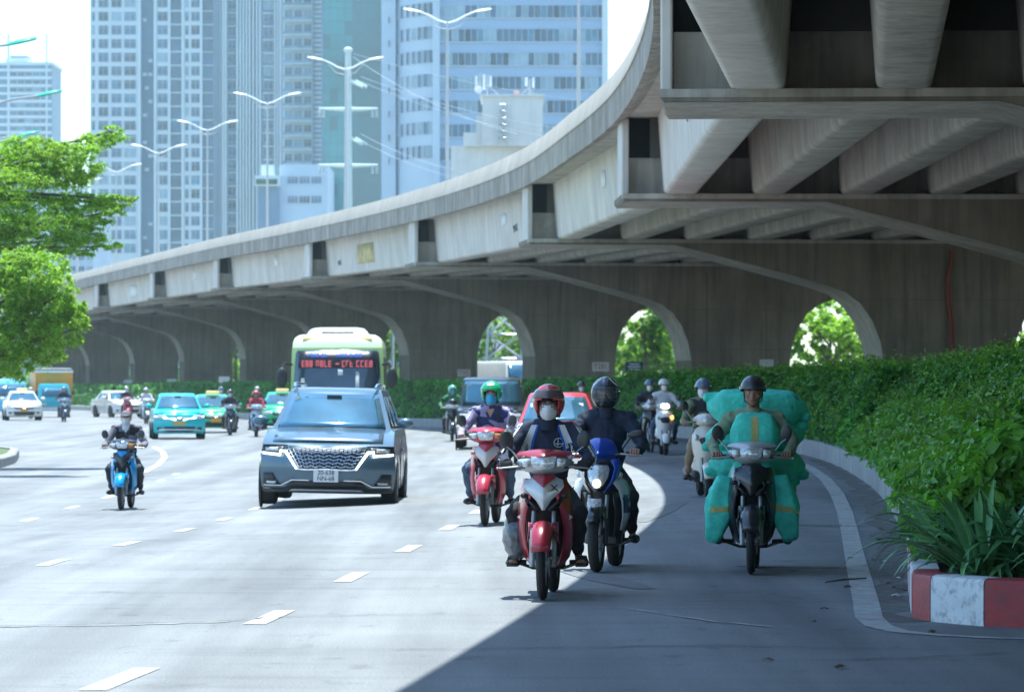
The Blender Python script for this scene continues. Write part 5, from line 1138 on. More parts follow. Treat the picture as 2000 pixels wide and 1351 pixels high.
def sport_bike(name, label, loc, yaw):
    e = empty(name, loc, yaw, label, 'motorbike'); blue = paint('sport_blue', (.015, .06, .42), .1); wh = paint('sport_white', (.62, .64, .66), 0); dk = paint('sport_black', (.015, .017, .022), .1)
    running_gear(e, .29, .048, .058, 'dark', -.64, .64)
    fe = fender(e, dk, -.64, .29, .075, 30, 150); MB().shell([(.655, .058, -.79, -.75), (.62, .064, -.84, -.79), (.585, .06, -.865, -.82)], 8, .012).build('fender_tip', mat('lace_pattern', (.5, .52, .55), .5, var=.9, scale=60), fe)
    MB().shell([(.95, .08, -.38, -.33), (.7, .14, -.36, -.3), (.5, .13, -.27, -.22), (.3, .08, -.16, -.14)], 8, .02).build('inner_shield', M_dark, e)
    # lamp unit: tall clear lens with a lit bulb, dark bezel, pointed chin
    hl = MB().shell([(.97, .10, -.50, -.44), (.92, .135, -.56, -.46), (.84, .13, -.60, -.50), (.77, .085, -.61, -.55), (.71, .03, -.59, -.57)], 12, .03, 1.8).build('lamp_bezel', dk, e)
    MB().shell([(.945, .085, -.545, -.50), (.90, .10, -.58, -.52), (.84, .09, -.61, -.55), (.78, .06, -.623, -.59), (.74, .03, -.612, -.60)], 10, .01, 1.8).build('headlight', M_lens2, hl); MB().ell((-.0, -.622, .785), (.036, .02, .036), 14, 8).build('bulb', M_litb, hl)
    for sx in (-1, 1):
        MB().grid([[Vector((sx*.06, -.60, .70)), Vector((sx*.09, -.585, .73)), Vector((sx*.12, -.55, .77))], [Vector((sx*.12, -.565, .80)), Vector((sx*.145, -.53, .83)), Vector((sx*.175, -.46, .86))], [Vector((sx*.15, -.52, .92)), Vector((sx*.175, -.47, .93)), Vector((sx*.20, -.40, .95))], [Vector((sx*.115, -.52, .99)), Vector((sx*.14, -.47, 1.0)), Vector((sx*.17, -.40, 1.01))]]).build('brow_panel', blue if sx > 0 else wh, e, solid=.012)
        MB().ell((sx*.18, -.43, .86), (.03, .03, .03)).build('turn_lamp', M_lens2, e)
    wing(e, [(.83, .10, .18, -.46, -.36), (.80, .12, .225, -.48, -.32), (.72, .17, .25, -.42, -.26), (.60, .19, .255, -.34, -.20), (.48, .185, .23, -.27, -.16), (.36, .16, .18, -.22, -.14)], wh, 'side_fairing')
    wing(e, [(.69, .185, .24, -.385, -.275), (.62, .20, .245, -.35, -.235), (.52, .20, .232, -.30, -.205)], dblue, 'fairing_decal')
    wing(e, [(.70, .10, .17, -.36, -.28), (.5, .12, .185, -.28, -.2), (.30, .09, .15, -.2, -.12)], dk, 'leg_shield')
    up = MB().shell([(1.0, .12, -.47, -.38), (1.04, .155, -.53, -.38), (1.10, .145, -.52, -.38), (1.16, .11, -.46, -.37), (1.185, .05, -.42, -.37)], 12, .02, 1.5).build('upper_cowl', blue, e); MB().ell((0, -.525, 1.06), (.013, .01, .013)).build('cowl_badge', M_chrome, up)
    bars(e, .35, -.38, 1.05, -.42); rear_body(e, dk, .02)
    for sx, x, z in ((1, .32, 1.22), ):
        m = MB().tube([(.2, -.38, 1.09), (.25, -.37, 1.16), (x-.04, -.36, z-.01)], .008, 6).build('mirror_stem', M_dark, e); h = MB().ell((x, -.36, z), (.085, .03, .034), 12, 8, rot=(0, R(-8), 0)).build('mirror', M_mirror, m)
    return e
def step_through(name, label, loc, yaw, main, group=None, lit=True, orange=False, scale=1.):
    """scooter with wide apron and flat floor"""
    e = empty(name, loc, yaw, label, 'scooter', group); e.scale = (scale,)*3
    bike_wheel(e, -.62, .225, .05); bike_wheel(e, .62, .225, .055)
    for sx in (-1, 1): MB().cyl((sx*.085, -.55, .55), (sx*.085, -.62, .225), .024, n=8).build('fork_leg', M_fork, e)
    fender(e, main, -.62, .225, .085, 10, 150)
    MB().shell([(1.0, .08, -.42, -.38), (.95, .15, -.47, -.38), (.86, .20, -.53, -.38), (.74, .205, -.55, -.36), (.62, .185, -.53, -.34), (.52, .15, -.48, -.32), (.42, .13, -.42, -.3), (.33, .15, -.35, -.28)], 14, .04, 2.2).build('apron', main, e)
    gr = MB().shell([(.84, .02, -.555, -.55), (.80, .10, -.568, -.54, .02), (.76, .12, -.572, -.53, .03), (.71, .07, -.568, -.55)], 8, .01).build('apron_grille', M_dark, e)
    for sx in (-1, 1): MB().ell((sx*.155, -.49, .83), (.032, .03, .05)).build('turn_lamp', M_lito if (orange and sx > 0) else M_lens2, e)
    MB().shell([(1.0, .12, -.45, -.37), (1.04, .18, -.50, -.36), (1.09, .19, -.50, -.36), (1.14, .12, -.45, -.37), (1.16, .05, -.41, -.37)], 12, .05).build('headlamp_cowl', main, e)
    MB().shell([(1.03, .06, -.512, -.50), (1.06, .09, -.52, -.495), (1.10, .09, -.513, -.49), (1.125, .06, -.495, -.48)], 8, .02).build('headlight', M_lit if lit else M_lens2, e)
    bars(e, .34, -.36, 1.05, -.42); mirrors(e, .3, 1.26)
    MB().box((0, -.1, .32), (.34, .45, .1)).build('floorboard', M_dark, e, bevel=.02)
    rings = []
    for y, w_, zb, zt in ((.08, .10, .3, .66), (.2, .17, .28, .74), (.45, .19, .3, .76), (.75, .15, .4, .77), (.95, .06, .55, .74)):
        rings.append([(w_*math.cos(a), y, (zb+zt)/2+(zt-zb)/2*math.sin(a)) for a in np.linspace(0, 2*math.pi, 14, endpoint=False)])
    MB().loft(rings).build('rear_cowl', main, e)
    rings = [[(w_*math.cos(a), y, zt-.04+.05*math.sin(a)) for a in np.linspace(0, 2*math.pi, 12, endpoint=False)] for y, w_, zt in ((.1, .08, .74), (.2, .14, .78), (.5, .15, .8), (.8, .1, .82))]
    MB().loft(rings).build('seat', M_seat, e); MB().cyl((-.16, .3, .26), (-.18, .85, .36), .05, .06, 12).build('exhaust', M_eng, e); MB().box((0, .45, .28), (.26, .4, .16)).build('engine', M_eng, e)
    return e
# ================================================================ PEOPLE
def remesh(mb, vox, smooth=6, wrinkle=0., wscale=9., seed=0):
    me = bpy.data.meshes.new('tmp'); me.from_pydata([tuple(p) for p in mb.v], [], mb.f); ob = bpy.data.objects.new('tmp', me); COL.objects.link(ob)
    q = ob.modifiers.new('r', 'REMESH'); q.mode = 'VOXEL'; q.voxel_size = vox; q.adaptivity = 0
    if smooth: q = ob.modifiers.new('s', 'SMOOTH'); q.iterations = smooth; q.factor = .5
    dg = bpy.context.evaluated_depsgraph_get(); out = bpy.data.meshes.new_from_object(ob.evaluated_get(dg)); bpy.data.objects.remove(ob); bpy.data.meshes.remove(me)
    if wrinkle:
        n = len(out.vertices); co = np.empty(n*3, np.float32); out.vertices.foreach_get('co', co); co = co.reshape(-1, 3); no = np.empty(n*3, np.float32); out.vertices.foreach_get('normal', no); no = no.reshape(-1, 3)
        d = np.array([noise.noise((p[0]*wscale*.7+seed, p[1]*wscale*.7, p[2]*wscale*1.3+p[0]*wscale*.5))+.5*noise.noise((p[0]*wscale*2+seed, p[1]*wscale*2, p[2]*wscale*2.2)) for p in co], np.float32)
        d = -np.abs(d)*1.4+.25; co += no*(d*wrinkle)[:, None]; out.vertices.foreach_set('co', co.ravel())
    out.polygons.foreach_set('use_smooth', [True]*len(out.polygons)); out.update(); return out
M_skin = mat('skin', (.40, .23, .155), .5, var=.08, scale=15); M_skind = mat('tanned_skin', (.29, .155, .10), .5, var=.1, scale=15); M_hair = mat('black_hair', (.012, .011, .011), .5); M_eyew = mat('eye_white', (.6, .58, .55), .3); M_iris = mat('iris', (.015, .01, .008), .2)
M_maskw = mat('white_face_mask', (.62, .63, .66), .8, var=.05, scale=30); M_maskb = mat('blue_face_mask', (.06, .38, .62), .8, var=.05, scale=30); M_lip = mat('lips', (.25, .09, .075), .5)
def fab(name, c, r=.8): return mat('cloth_'+name, c, r, var=.10, scale=9, bump=.25, bscale=90)
POSE = dict(hip=(.095, .20, .80), knee=(.255, -.20, .66), ank=(.235, .02, .33), toe=(.27, -.13, .275), sh=(.185, .05, 1.31), elb=(.325, -.08, 1.07), wri=(.315, -.315, 1.045), grip=(.30, -.385, 1.03), chest=(0, .075, 1.20), belly=(0, .13, .98), neck=(0, .035, 1.38), head=(0, .0, 1.525), yawh=0., fing=True)
mesh_cache = {}
def Vm(p, sx): return Vector((p[0]*sx, p[1], p[2]))
def torso_parts(mb, p, g, arms=True, legs=False):
    """g: extra thickness"""
    mb.ell(p['chest'], (.172+g, .108+g, .185+g), 16, 12); mb.ell(p['belly'], (.150+g, .118+g, .18+g), 16, 12); mb.ell((0, p['hip'][1], p['hip'][2]+.02), (.165+g, .13+g, .12+g), 16, 10)
    mb.cap(Vector(p['chest'])+Vector((0, 0, .05)), p['neck'], .085+g, .055+g*.8); 
    for sx in (-1, 1):
        s_, e_, w_ = Vm(p['sh'], sx), Vm(p['elb'], sx), Vm(p['wri'], sx)
        mb.cap(Vector(p['chest'])+Vector((sx*.06, 0, .08)), s_, .088+g, .068+g)
        mb.cap(Vector((sx*.04, p['neck'][1], p['neck'][2]-.02)), s_, .05+g, .06+g)
        if arms: mb.cap(s_, e_, .058+g, .046+g); mb.cap(e_, w_, .045+g, .03+g)
def rider(label, loc, yaw, o, group=None):
    """o: options; body is one mesh, clothes and helmet are its children"""
    p = dict(POSE); p.update(o.get('pose', {})); near = o.get('near', True); vx = .013 if near else .024
    key = (near, str(sorted(o.get('pose', {}).items())))
    if key not in mesh_cache:
        b = MB(); torso_parts(b, p, -.02); hd = Vector(p['head'])
        Hm = Matrix.Rotation(p['yawh'], 3, 'Z')
        def H(x, y, z): return hd+Hm @ Vector((x, y, z))
        b.ell(H(0, .01, .02), (.078, .096, .105), 18, 14); b.ell(H(0, -.012, -.045), (.066, .078, .075), 16, 12); b.ell(H(0, -.05, -.085), (.036, .03, .03)); b.cap(H(0, .015, -.06), p['neck'], .056, .06)
        b.ell(H(0, -.096, -.018), (.014, .02, .024)); b.ell(H(0, -.108, -.03), (.018, .014, .013)); b.ell(H(0, -.082, .022), (.06, .018, .012)); b.ell(H(0, -.086, -.062), (.026, .016, .012))
        for sx in (-1, 1): b.ell(H(sx*.08, .012, -.01), (.012, .022, .034)); b.ell(H(sx*.042, -.072, -.028), (.024, .02, .02))
        for sx in (-1, 1):
            h, k, a, t = (Vm(p[q], sx) for q in ('hip', 'knee', 'ank', 'toe'))
            b.cap(h, k, .07, .048); b.cap(k, a, .05, .034); b.cap(a+Vector((0, .04, -.03)), t, .032, .024); b.ell(t+Vector((0, -.0, 0)), (.042, .05, .022))
            w_, g = Vm(p['wri'], sx), Vm(p['grip'], sx); b.cap(w_, g+Vector((0, .05, .02)), .027, .03); b.ell(g+Vector((0, .022, .022)), (.045, .042, .022), rot=(R(20), 0, 0))
        me = remesh(b, vx*.85, 4)
        f = MB()
        for sx in (-1, 1):
            g = Vm(p['grip'], sx)
            for i in range(4):
                x = g.x+sx*(.036-.023*i); ln = (.9, 1., .97, .8)[3-i] if sx else 1
                f.tube([(x, g.y+.01, g.z+.030), (x, g.y-.026*ln, g.z+.028), (x, g.y-.036*ln, g.z+.004), (x, g.y-.026*ln, g.z-.02), (x, g.y-.006, g.z-.028)], [.0105, .0105, .010, .009, .007], 7)
            f.tube([(g.x-sx*.03, g.y+.04, g.z+.012), (g.x-sx*.052, g.y+.012, g.z-.002), (g.x-sx*.05, g.y-.012, g.z-.02)], [.013, .012, .008], 7)
            t = Vm(p['toe'], sx)
            for i in range(5): f.ell(t+Vector((sx*(-.032+.017*i), -.045+.006*abs(i-1), -.004)), (.0095-.0008*i, .018, .009), 8, 6)
        fm = f.mesh('fing'); bm = bmesh.new(); bm.from_mesh(me); bm.from_mesh(fm)
        for q in bm.faces: q.smooth = True
        bm.to_mesh(me); bm.free(); bpy.data.meshes.remove(fm)
        j = MB(); torso_parts(j, p, .012); jm = remesh(j, vx, 2, .027 if near else .018, 6.5)
        tm = MB(); torso_parts(tm, p, .014, arms=False); tm = remesh(tm, vx, 2, .02, 6.5, 3)
        tr = MB()
        for sx in (-1, 1):
            h, k, a = (Vm(p[q], sx) for q in ('hip', 'knee', 'ank')); tr.cap(h, k, .098, .072); tr.cap(k, a+(k-a)*.12, .070, .056)
        tr.ell((0, p['hip'][1], p['hip'][2]+.0), (.175, .14, .12), 16, 10); trm = remesh(tr, vx, 2, .022, 6., 5)
        mesh_cache[key] = (me, jm, tm, trm)
    me, jm, tm, trm = mesh_cache[key]
    skin = o.get('skin', M_skin)
    e = link('person', me, skin); e.location = loc; e.rotation_euler.z = yaw; tag(e, label, 'person', group); s_ = o.get('scale', 1.); e.scale = (s_,)*3
    jk = link('jacket', jm, o['jacket'], e); link('trousers', trm, o['trousers'], e)
    if o.get('vest'): v = link('vest', tm, o['vest'], e)
    else: v = jk
    hd = Vector(p['head']); Hm = Matrix.Rotation(p['yawh'], 3, 'Z')
    def put(ob): ob.location = hd; ob.rotation_euler.z = p['yawh']; return ob
    # collar
    if o.get('collar'):
        nk = Vector(p['neck']); MB().lathe([(.075, -.06), (.082, -.02), (.078, .03), (.07, .03), (.068, -.05)], nk+Vector((0, -.01, .0)), 'z', 18, True).build('collar', o['collar'], e)
    # shoes
    for sx in (-1, 1):
        t, a = Vm(p['toe'], sx), Vm(p['ank'], sx)
        if o.get('shoe') == 'sandal':
            so = MB().box((t.x, t.y+.06, t.z-.028), (.092, .25, .02)).build('sandal', M_dark, e, bevel=.008); MB().tube([(t.x-.046, t.y+.0, t.z-.02), (t.x-.03, t.y-.005, t.z+.022), (t.x+.02, t.y-.005, t.z+.026), (t.x+.048, t.y, t.z-.02)], .014, 6).tube([(t.x-.046, t.y+.055, t.z-.015), (t.x-.03, t.y+.05, t.z+.038), (t.x+.03, t.y+.05, t.z+.038), (t.x+.046, t.y+.055, t.z-.015)], .013, 6).build('strap', M_dark, so)
        else:
            k = ('shoe', near, round(t.x, 2), round(t.y, 2), round(t.z, 2))
            if k not in mesh_cache: mesh_cache[k] = remesh(MB().ell(t+Vector((0, .03, .0)), (.05, .11, .036)).cap(a+Vector((0, .03, -.05)), t+Vector((0, .1, .0)), .044, .044), .014, 3)
            link('shoe', mesh_cache[k], o.get('shoemat', M_dark), e)
    if o.get('gloves'):
        for sx in (-1, 1):
            g, w_ = Vm(p['grip'], sx), Vm(p['wri'], sx); gm = MB().cap(w_+Vector((0, .03, 0)), g+Vector((0, .03, .012)), .042, .044).ell(g, (.056, .056, .046)).cap(g+Vector((-sx*.04, .03, 0)), g+Vector((-sx*.062, -.012, -.015)), .02, .016)
            for i in range(4): gm.cap(g+Vector((sx*(.036-.023*i), -.03, .03)), g+Vector((sx*(.036-.023*i), -.045, -.015)), .0135, .0125, 8)
            link('glove', remesh(gm, .009, 2), o['gloves'], e)
    # eyes
    if near:
        for sx in (-1, 1):
            ey = put(MB().ell((sx*.031, -.081, .004), (.015, .010, .0075), 10, 6).build('eye', M_eyew, e)); MB().ell((sx*.031, -.0895, .004), (.0065, .004, .0068), 8, 6).build('iris', M_iris, ey)
            put(MB().tube([(sx*.014, -.098, .021), (sx*.03, -.1, .026), (sx*.05, -.088, .022)], [.003, .004, .003], 5).build('eyebrow', M_hair, e))
        if not o.get('mask'): put(MB().ell((0, -.1015, -.062), (.024, .006, .0065), 10, 6).build('lips', M_lip, e))
    if o.get('mask'):
        k = ('mask',)
        if k not in mesh_cache: mesh_cache[k] = MB().shell([(-.0, .068, -.108, -.040), (-.02, .074, -.124, -.030), (-.05, .075, -.122, -.028), (-.08, .066, -.108, -.032), (-.105, .045, -.088, -.045), (-.118, .02, -.075, -.06)], 14, .005, 1.9).mesh('face_mask')
        put(link('face_mask', mesh_cache[k], o['mask'], e))
        if near:
            for z in (-.035, -.06, -.085): pass
    if o.get('glasses'):
        g = MB()
        for sx in (-1, 1): g.tube([(sx*(.033+.024*math.cos(a)), -.107+.006*abs(math.cos(a)), .002+.017*math.sin(a)) for a in np.linspace(0, 6.283, 15)], .0026, 5); g.tube([(sx*.057, -.10, .008), (sx*.082, -.03, .008)], .003, 5)
        g.tube([(-.009, -.11, .008), (.009, -.11, .008)], .0025, 5); put(g.build('glasses', M_ink, e))
    hb = o.get('hair')
    if hb: put(MB().shell([(.08, .066, -.085, -.03), (.055, .074, -.104, -.035), (.035, .074, -.106, -.04, -.012), (.028, .05, -.1, -.07)], 10, .012).build('hair', M_hair, e))
    # helmets
    ht, hm = o.get('helmet', 'half'), o.get('hmat')
    hk = ('helmet', ht)
    if hk not in mesh_cache:
        R3 = {'open': (.128, .150, .142), 'half': (.116, .138, .125), 'full': (.132, .158, .150), 'cap': (.092, .112, .10)}[ht]; cz = {'open': .025, 'half': .035, 'full': .012, 'cap': .035}[ht]
        n, m = 32, 22; f = []; mb = MB()
        vv = {}
        for j in range(m+1):
            ph = math.pi/2-math.pi*j/m*(.80 if ht in ('open', 'full') else .56)
            for i in range(n):
                th = 2*math.pi*i/n; vv[(j, i)] = (R3[0]*math.cos(ph)*math.sin(th), .012-R3[1]*math.cos(ph)*math.cos(th), cz+R3[2]*math.sin(ph))
        def keep(c):
            x, y, z = c
            if ht == 'open': return not (y < -.02 and z < .062-.25*x*x/.01*.2 and abs(x) < .088)
            if ht == 'full': return not (y < -.055 and -.045 < z < .062 and abs(x) < .105)
            if ht in ('half', 'cap'): return not (z < .045 and y < -.01) and z > -.03
            return True
        idx = {}; V_ = []
        for k_, c in vv.items(): idx[k_] = len(V_); V_.append(c)
        for j in range(m):
            for i in range(n):
                q = [(j, i), (j, (i+1) % n), (j+1, (i+1) % n), (j+1, i)]; c = np.mean([vv[a] for a in q], axis=0)
                if keep(c): f.append(tuple(idx[a] for a in q))
        mb.add(V_, f)
        me2 = mb.mesh('helmet', ang=60)
        bm = bmesh.new(); bm.from_mesh(me2); bmesh.ops.delete(bm, geom=[q for q in bm.verts if not q.link_faces], context='VERTS'); bmesh.ops.remove_doubles(bm, verts=bm.verts, dist=.0005); bm.to_mesh(me2); bm.free()
        def vis(z0, z1, hw, gr, nn=12):
            g = []
            for z in np.linspace(z0, z1, 7):
                rr_ = math.sqrt(max(.02, 1-((z-cz)/R3[2])**2)); row = []
                for a in np.linspace(-hw, hw, nn+1): row.append(Vector(((R3[0]+gr)*rr_*math.sin(a), .012-(R3[1]+gr)*rr_*math.cos(a), z)))
                g.append(row)
            return MB().grid(g)
        extra = {}
        if ht == 'open': extra['visor'] = vis(.055, .125, 1.35, .008).mesh('visor', ang=80)
        if ht == 'full': extra['visor'] = vis(-.055, .07, 1.2, .007).mesh('visor', ang=80); extra['chin'] = vis(-.115, -.045, 1.0, .012).mesh('chin_bar', ang=80)
        if ht == 'cap': extra['brim'] = MB().shell([(.062, .07, -.10, -.04), (.055, .08, -.15, -.05), (.045, .07, -.185, -.07)], 10, .006).mesh('brim')
        if ht == 'half': extra['brim'] = vis(.035, .055, 1.4, .012).mesh('rim_edge', ang=80)
        mesh_cache[hk] = (me2, extra)
    me2, extra = mesh_cache[hk]
    h = put(link('helmet', me2, hm, e)); q = h.modifiers.new('s', 'SOLIDIFY'); q.thickness = .014; q.offset = -1
    for nm, mm in extra.items():
        c = link({'chin': 'chin_bar'}.get(nm, nm), mm, o.get('visor', hm) if nm == 'visor' else (o.get('chin', hm) if nm == 'chin' else o.get('brim', hm)), h); q = c.modifiers.new('s', 'SOLIDIFY'); q.thickness = .004
    if ht in ('half', 'open'): 
        MB().tube([(-.085, -.005, .02), (-.075, -.03, -.07), (0, -.05, -.118), (.075, -.03, -.07), (.085, -.005, .02)], .006, 5).build('chin_strap', M_dark, h)
        if ht == 'open': MB().shell([(.05, .095, .02, -.0), (-.03, .098, .01, -.02), (-.1, .09, .03, .01)], 8, .02).build('helmet_lining', M_dark, h)
    return e, jk, v
# ================================================================ TRAFFIC ON TWO WHEELS
def spot(px, py, yaw, yf=-.61):
    """bike origin so that its front wheel touches the road at pixel (px, py)"""
    p = gp(px, py); c, s_ = math.cos(yaw), math.sin(yaw); q = p-Vector((-s_*yf, c*yf, 0)); q.z = gz(p.x, p.y); return q
navy = fab('navy', (.018, .025, .055)); dnavy = fab('deep_navy', (.012, .02, .045)); blk = fab('black', (.012, .012, .014)); purple = fab('lilac', (.30, .26, .42)); greyc = fab('mauve_grey', (.16, .15, .18)); khaki = fab('khaki_green', (.17, .19, .11)); olive = fab('pale_olive', (.21, .27, .17)); jeans = fab('jeans', (.06, .10, .17)); whitec = fab('white', (.62, .63, .66)); redc = fab('red', (.42, .05, .07)); brown = fab('brown', (.10, .07, .06)); orange = fab('orange', (.45, .10, .04)); greenc = fab('leaf_green', (.04, .16, .07)); charc = fab('charcoal', (.03, .032, .04)); blueS = fab('royal_blue', (.03, .12, .5)); tanc = fab('tan', (.25, .19, .12)); vneck = fab('vest_blue', (.02, .03, .11))
def helm(n, c, r=.25, mt=0.): return mat('helmet_'+n, c, r, mt, var=.05, coat=.5)
M_vis = mat('smoked_visor', (.10, .07, .075), .08, .3, var=.1, spec=.9); M_visclear = mat('clear_visor', (.10, .11, .13), .05, 0, var=0, spec=.9, alpha=.3); M_cloth_w = whitec
rpaint = paint('crimson', (.30, .018, .035), .1); silver = paint('silver_white', (.55, .57, .59), .2); gred = paint('rose_red', (.42, .03, .06), .1); gpearl = paint('pearl', (.58, .54, .52), .1); azure = paint('azure', (.01, .28, .62), .1); bpaint = paint('gloss_black', (.02, .024, .032), .1)
# ---- 1 red motorbike in front
y1 = R(-4.5); L1 = spot(1060, 1171, y1)
B = underbone('red_motorbike', 'dusty crimson motorbike with silver nose, in front at the centre', L1, y1, rpaint, silver, rpaint)
nc = [c for c in B.children if c.name.startswith('nose_cover')][0]
d = text('lettering', 'X', .075, M_ink, nc, (.085, -.533, .86), (R(80), 0, R(22)), .003, sx=1.3); d = text('lettering', 'RS', .035, M_ylw, nc, (.05, -.556, .845), (R(80), 0, R(18)), .003)
for sx in (-1, 1):
    MB().add([(sx*.175, -.41, .66), (sx*.22, -.33, .63), (sx*.178, -.395, .61), (sx*.19, -.37, .635)], [(0, 3, 1), (1, 3, 2)]).build('star_decal', M_wplate, B, solid=.004)
pose1 = dict(head=(.005, -.03, 1.50), neck=(0, .015, 1.36), chest=(0, .065, 1.19), elb=(.335, -.10, 1.10), sh=(.19, .045, 1.29))
per, jk, v = rider('rider in red helmet, white mask and navy track jacket on the crimson motorbike', L1, y1, dict(pose=pose1, jacket=navy, trousers=blk, helmet='open', hmat=helm('crimson', (.32, .02, .025)), visor=M_vis, mask=M_maskw, glasses=True, hair=True, collar=dnavy, shoe='sandal', gloves=blk))
for sx in (-1, 1):
    decal(jk, jk, 'white_stripe', lerp_rows([(sx*.085, 1.345), (sx*.135, 1.20), (sx*.15, 1.06)], [(sx*.13, 1.345), (sx*.195, 1.20), (sx*.195, 1.06)], 9, 4), whitec)
    decal(jk, jk, 'blue_stripe', lerp_rows([(sx*.068, 1.345), (sx*.11, 1.22), (sx*.135, 1.06)], [(sx*.085, 1.345), (sx*.135, 1.20), (sx*.15, 1.06)], 9, 3), blueS, .005)
    decal(jk, jk, 'sleeve_stripe', lerp_rows([(sx*.20, 1.355), (sx*.29, 1.22), (sx*.365, 1.10), (sx*.355, 1.02)], [(sx*.212, 1.363), (sx*.302, 1.228), (sx*.38, 1.10), (sx*.368, 1.02)], 14, 2), whitec, .004)
    decal(jk, jk, 'sleeve_stripe', lerp_rows([(sx*.222, 1.355), (sx*.312, 1.225), (sx*.387, 1.10), (sx*.375, 1.03)], [(sx*.234, 1.352), (sx*.322, 1.228), (sx*.396, 1.10), (sx*.384, 1.03)], 14, 2), whitec, .004)
ca = np.linspace(0, 2*math.pi, 25); ec = (.085, 1.205)
decal(jk, jk, 'emblem_ring', [[(ec[0]+r_*math.cos(a), ec[1]+r_*math.sin(a)) for a in ca] for r_ in (.033, .038)], whitec, .005)
decal(jk, jk, 'emblem_mark', lerp_rows([(ec[0]-.006, ec[1]+.034), (ec[0]-.008, ec[1]-.03)], [(ec[0]-.001, ec[1]+.034), (ec[0]-.003, ec[1]-.03)], 4, 2), whitec, .005); decal(jk, jk, 'emblem_mark', lerp_rows([(ec[0]-.025, ec[1]-.012), (ec[0]+.034, ec[1]-.012)], [(ec[0]-.025, ec[1]-.006), (ec[0]+.034, ec[1]-.006)], 4, 2), whitec, .006)
decal(jk, jk, 'zip', lerp_rows([(.0, 1.33), (.0, 1.0)], [(.006, 1.33), (.006, 1.0)], 8, 2), charc, .004)
# carrier bag hanging at the left of the bike
M_bag = mat('thin_plastic_bag', (.16, .18, .21), .15, 0, var=.6, scale=9, spec=.8, alpha=.75); bg_ = MB().ell((0, 0, 0), (.115, .16, .19), 20, 16); bg_.v = [(x*(1+.16*noise.noise((x*9, y*9, z*22+3))), y, z*(1 if z < 0 else 1.15)) for x, y, z in bg_.v]
bb = bg_.build('carrier_bag', M_bag, ang=180); bb.location = L1+Vector((-.245, -.08, .47)); tag(bb, 'clear grey carrier bag hanging beside the leg shield of the crimson motorbike', 'bag'); MB().tube([(0, 0, .2), (.03, .02, .3), (.08, .05, .34)], .008, 5).build('handle', M_bag, bb)
# ---- 2 blue and white sports motorbike
y2 = R(-9); L2 = spot(1165, 1117, y2, -.64)
sport_bike('sports_motorbike', 'blue and white sports motorbike with one lit lamp, right of the crimson one', L2, y2)
per, jk, v = rider('rider in black full-face helmet and dark blue jacket on the sports motorbike', L2, y2, dict(pose=dict(head=(-.01, .03, 1.57), neck=(0, .06, 1.42), chest=(0, .09, 1.24), sh=(.195, .07, 1.35), belly=(0, .14, 1.0), elb=(.34, -.06, 1.12), wri=(.33, -.315, 1.065), grip=(.31, -.39, 1.05), yawh=R(6)), jacket=dnavy, trousers=blk, helmet='full', hmat=helm('black', (.02, .026, .034)), chin=helm('black', (.02, .026, .034)), visor=M_visclear, collar=dnavy, shoemat=M_dark))
for sx in (-1, 1):
    decal(jk, jk, 'chest_pocket', lerp_rows([(sx*.045, 1.245), (sx*.13, 1.25)], [(sx*.05, 1.15), (sx*.125, 1.15)], 6, 6), navy, .007); decal(jk, jk, 'pocket_flap', lerp_rows([(sx*.042, 1.262), (sx*.134, 1.266)], [(sx*.044, 1.228), (sx*.132, 1.232)], 6, 3), navy, .012)
decal(jk, jk, 'placket', lerp_rows([(-.012, 1.36), (-.012, 1.02)], [(.014, 1.36), (.014, 1.02)], 10, 2), navy, .006)
hl = [c for c in per.children if c.name.startswith('helmet')][0]
for sx in (-1, 1): decal(hl, hl, 'helmet_stripe', lerp_rows([(sx*.035, .155), (sx*.07, .118), (sx*.115, .085)], [(sx*.028, .15), (sx*.07, .108), (sx*.11, .075)], 8, 2), M_wplate, .004)
decal(hl, hl, 'helmet_panel', lerp_rows([(-.03, .15), (-.02, .085)], [(.03, .15), (.02, .085)], 5, 5), helm('blue_panel', (.03, .08, .14)), .003)
# ---- 3 black motorbike carrying green sacks
y3 = R(-5); L3 = spot(1467, 1121, y3)
underbone('black_motorbike', 'black motorbike loaded with green sacks, at right by the kerb', L3, y3, bpaint, bpaint, M_grey)
rider('smiling man in black helmet and olive shirt riding among the green sacks', L3, y3, dict(pose=dict(head=(.0, .06, 1.585), neck=(0, .085, 1.42), chest=(0, .12, 1.24), belly=(0, .17, 1.0), sh=(.205, .09, 1.35), elb=(.36, -.06, 1.14), hip=(.1, .25, .8), knee=(.31, -.1, .66), ank=(.30, .05, .33), toe=(.31, -.1, .28)), jacket=olive, trousers=blk, helmet='half', hmat=helm('matt_black', (.02, .022, .026), .4), skin=M_skind, hair=True, collar=olive))
M_sack = mat('green_woven_sack', (.10, .64, .49), .65, var=.18, scale=7, bump=.3, bscale=120); M_band = mat('yellow_sack_band', (.40, .37, .13), .65, var=.1, scale=20)
